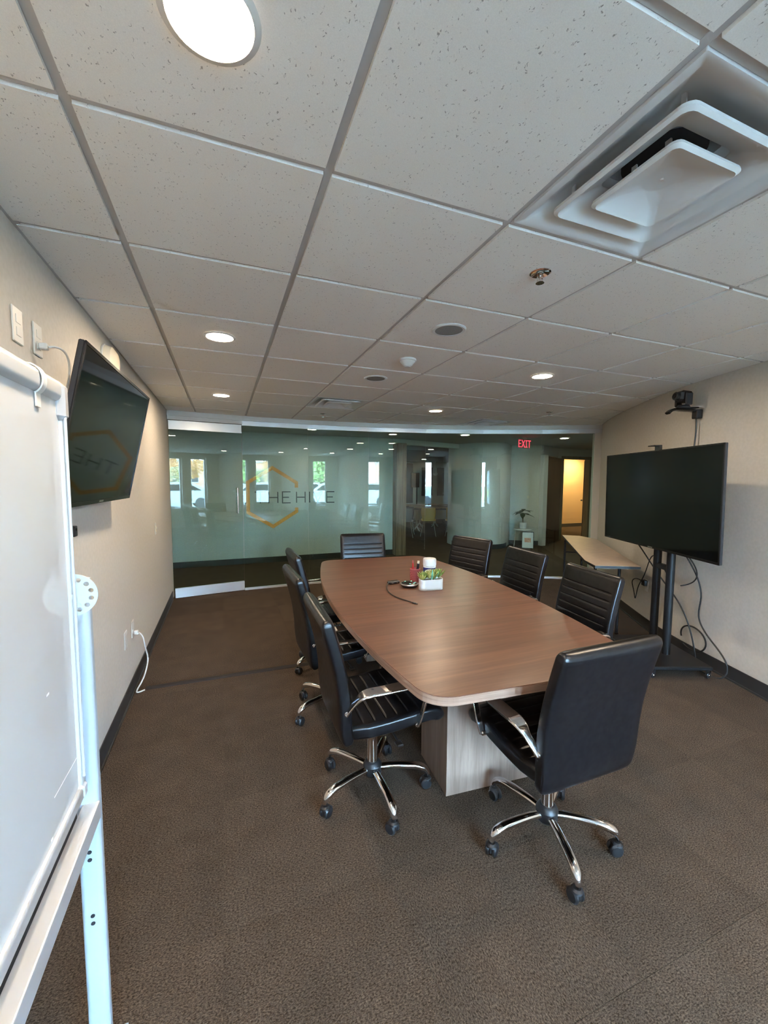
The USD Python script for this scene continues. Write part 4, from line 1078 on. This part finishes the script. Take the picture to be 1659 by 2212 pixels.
def evergreen(x, y, h, r, label, seed, cols, name='evergreen_tree', conical=True):
    rg = np.random.default_rng(seed)
    t = thing(name, label, 'tree', (x, y, -.15)); n = 900
    V, F = [], []
    for k in range(n):
        z = h * (.12 + .88 * rg.random() ** 1.1) if conical else h * (.35 + .65 * rg.random())
        rad = r * (1 - z / h) + .06 if conical else r * math.sqrt(max(.02, 1 - ((z / h - .68) / .34) ** 2))
        a = rg.uniform(0, 2 * PI); rr = rad * math.sqrt(rg.uniform(.2, 1)); c = np.array([rr * math.cos(a), rr * math.sin(a), z])
        o = np.array([math.cos(a), math.sin(a), -.35]); s = .05 * h * rg.uniform(.5, 1.1)
        q = rg.normal(size=(3, 3)) * s * .35
        b = len(V); V += [c + o * s + q[0], c - o * s * .4 + q[1], c + np.cross(o, (0, 0, 1)) * s * .6 + q[2], c + np.array([0, 0, .3 * s])]
        F += [(b, b + 1, b + 3), (b + 1, b + 2, b + 3), (b + 2, b, b + 3), (b, b + 2, b + 1)]
    obj('foliage', trimesh.Trimesh(np.array(V), F, process=False), speck(f'foliage_{seed}', *cols, 8, rough=.8), t, smooth=False)
    obj('trunk', cyl(.05 * r + .08, h * .6, (0, 0, h * .3), 10), 'doorwood', t)


evergreen(3.0, -20, 5.6, 1.25, 'tall green conifer outside mirrored in the third glass panel', 11, ((.10, .20, .04), (.30, .42, .12)))
evergreen(4.6, -22, 2.6, 1.3, 'rounded olive bush outside mirrored in the glass door', 12, ((.20, .20, .08), (.42, .36, .18)), 'round_bush', False)
evergreen(8.3, -34, 5.0, 1.8, 'rust-leaved tree outside mirrored in the glass', 13, ((.40, .16, .05), (.60, .32, .12)), 'autumn_tree', False)


def car(x, y, rz, col, label):
    t = thing('car', label, 'car', (x, y, -.15), rz)
    prof = Polygon([(-2.2, .35), (-2.25, .75), (-2.0, .95), (-1.2, 1.02), (-.6, 1.45), (.9, 1.48), (1.7, 1.05), (2.2, .95), (2.25, .4)]).buffer(.06)
    b = trimesh.creation.extrude_polygon(prof, 1.7, engine='earcut'); b.vertices = np.c_[b.vertices[:, 0], b.vertices[:, 2] - .85, b.vertices[:, 1]]; b.fix_normals()
    obj('body', b, plain('car_paint_%d' % int(abs(x * 10)), col, .25), t)
    for s in (-1, 1):
        g = trimesh.creation.extrude_polygon(Polygon([(-1.0, 1.04), (-.55, 1.40), (.85, 1.42), (1.45, 1.06)]), .01, engine='earcut'); g.vertices = np.c_[g.vertices[:, 0], g.vertices[:, 2] + s * .855 - .005, g.vertices[:, 1]]; g.fix_normals()
        obj('side_glass', g, 'screen', t)
        for wx in (-1.4, 1.4):
            obj('wheel', cyl(.33, .2, (wx, s * .78, .33), 20, 'y', .05), 'blackp', t)


car(3.4, -15, D(8), (.80, .80, .80), 'white car parked outside mirrored in the glass door')
car(1.6, -17, D(4), (.75, .76, .78), 'silver car parked outside mirrored in the lettered glass')
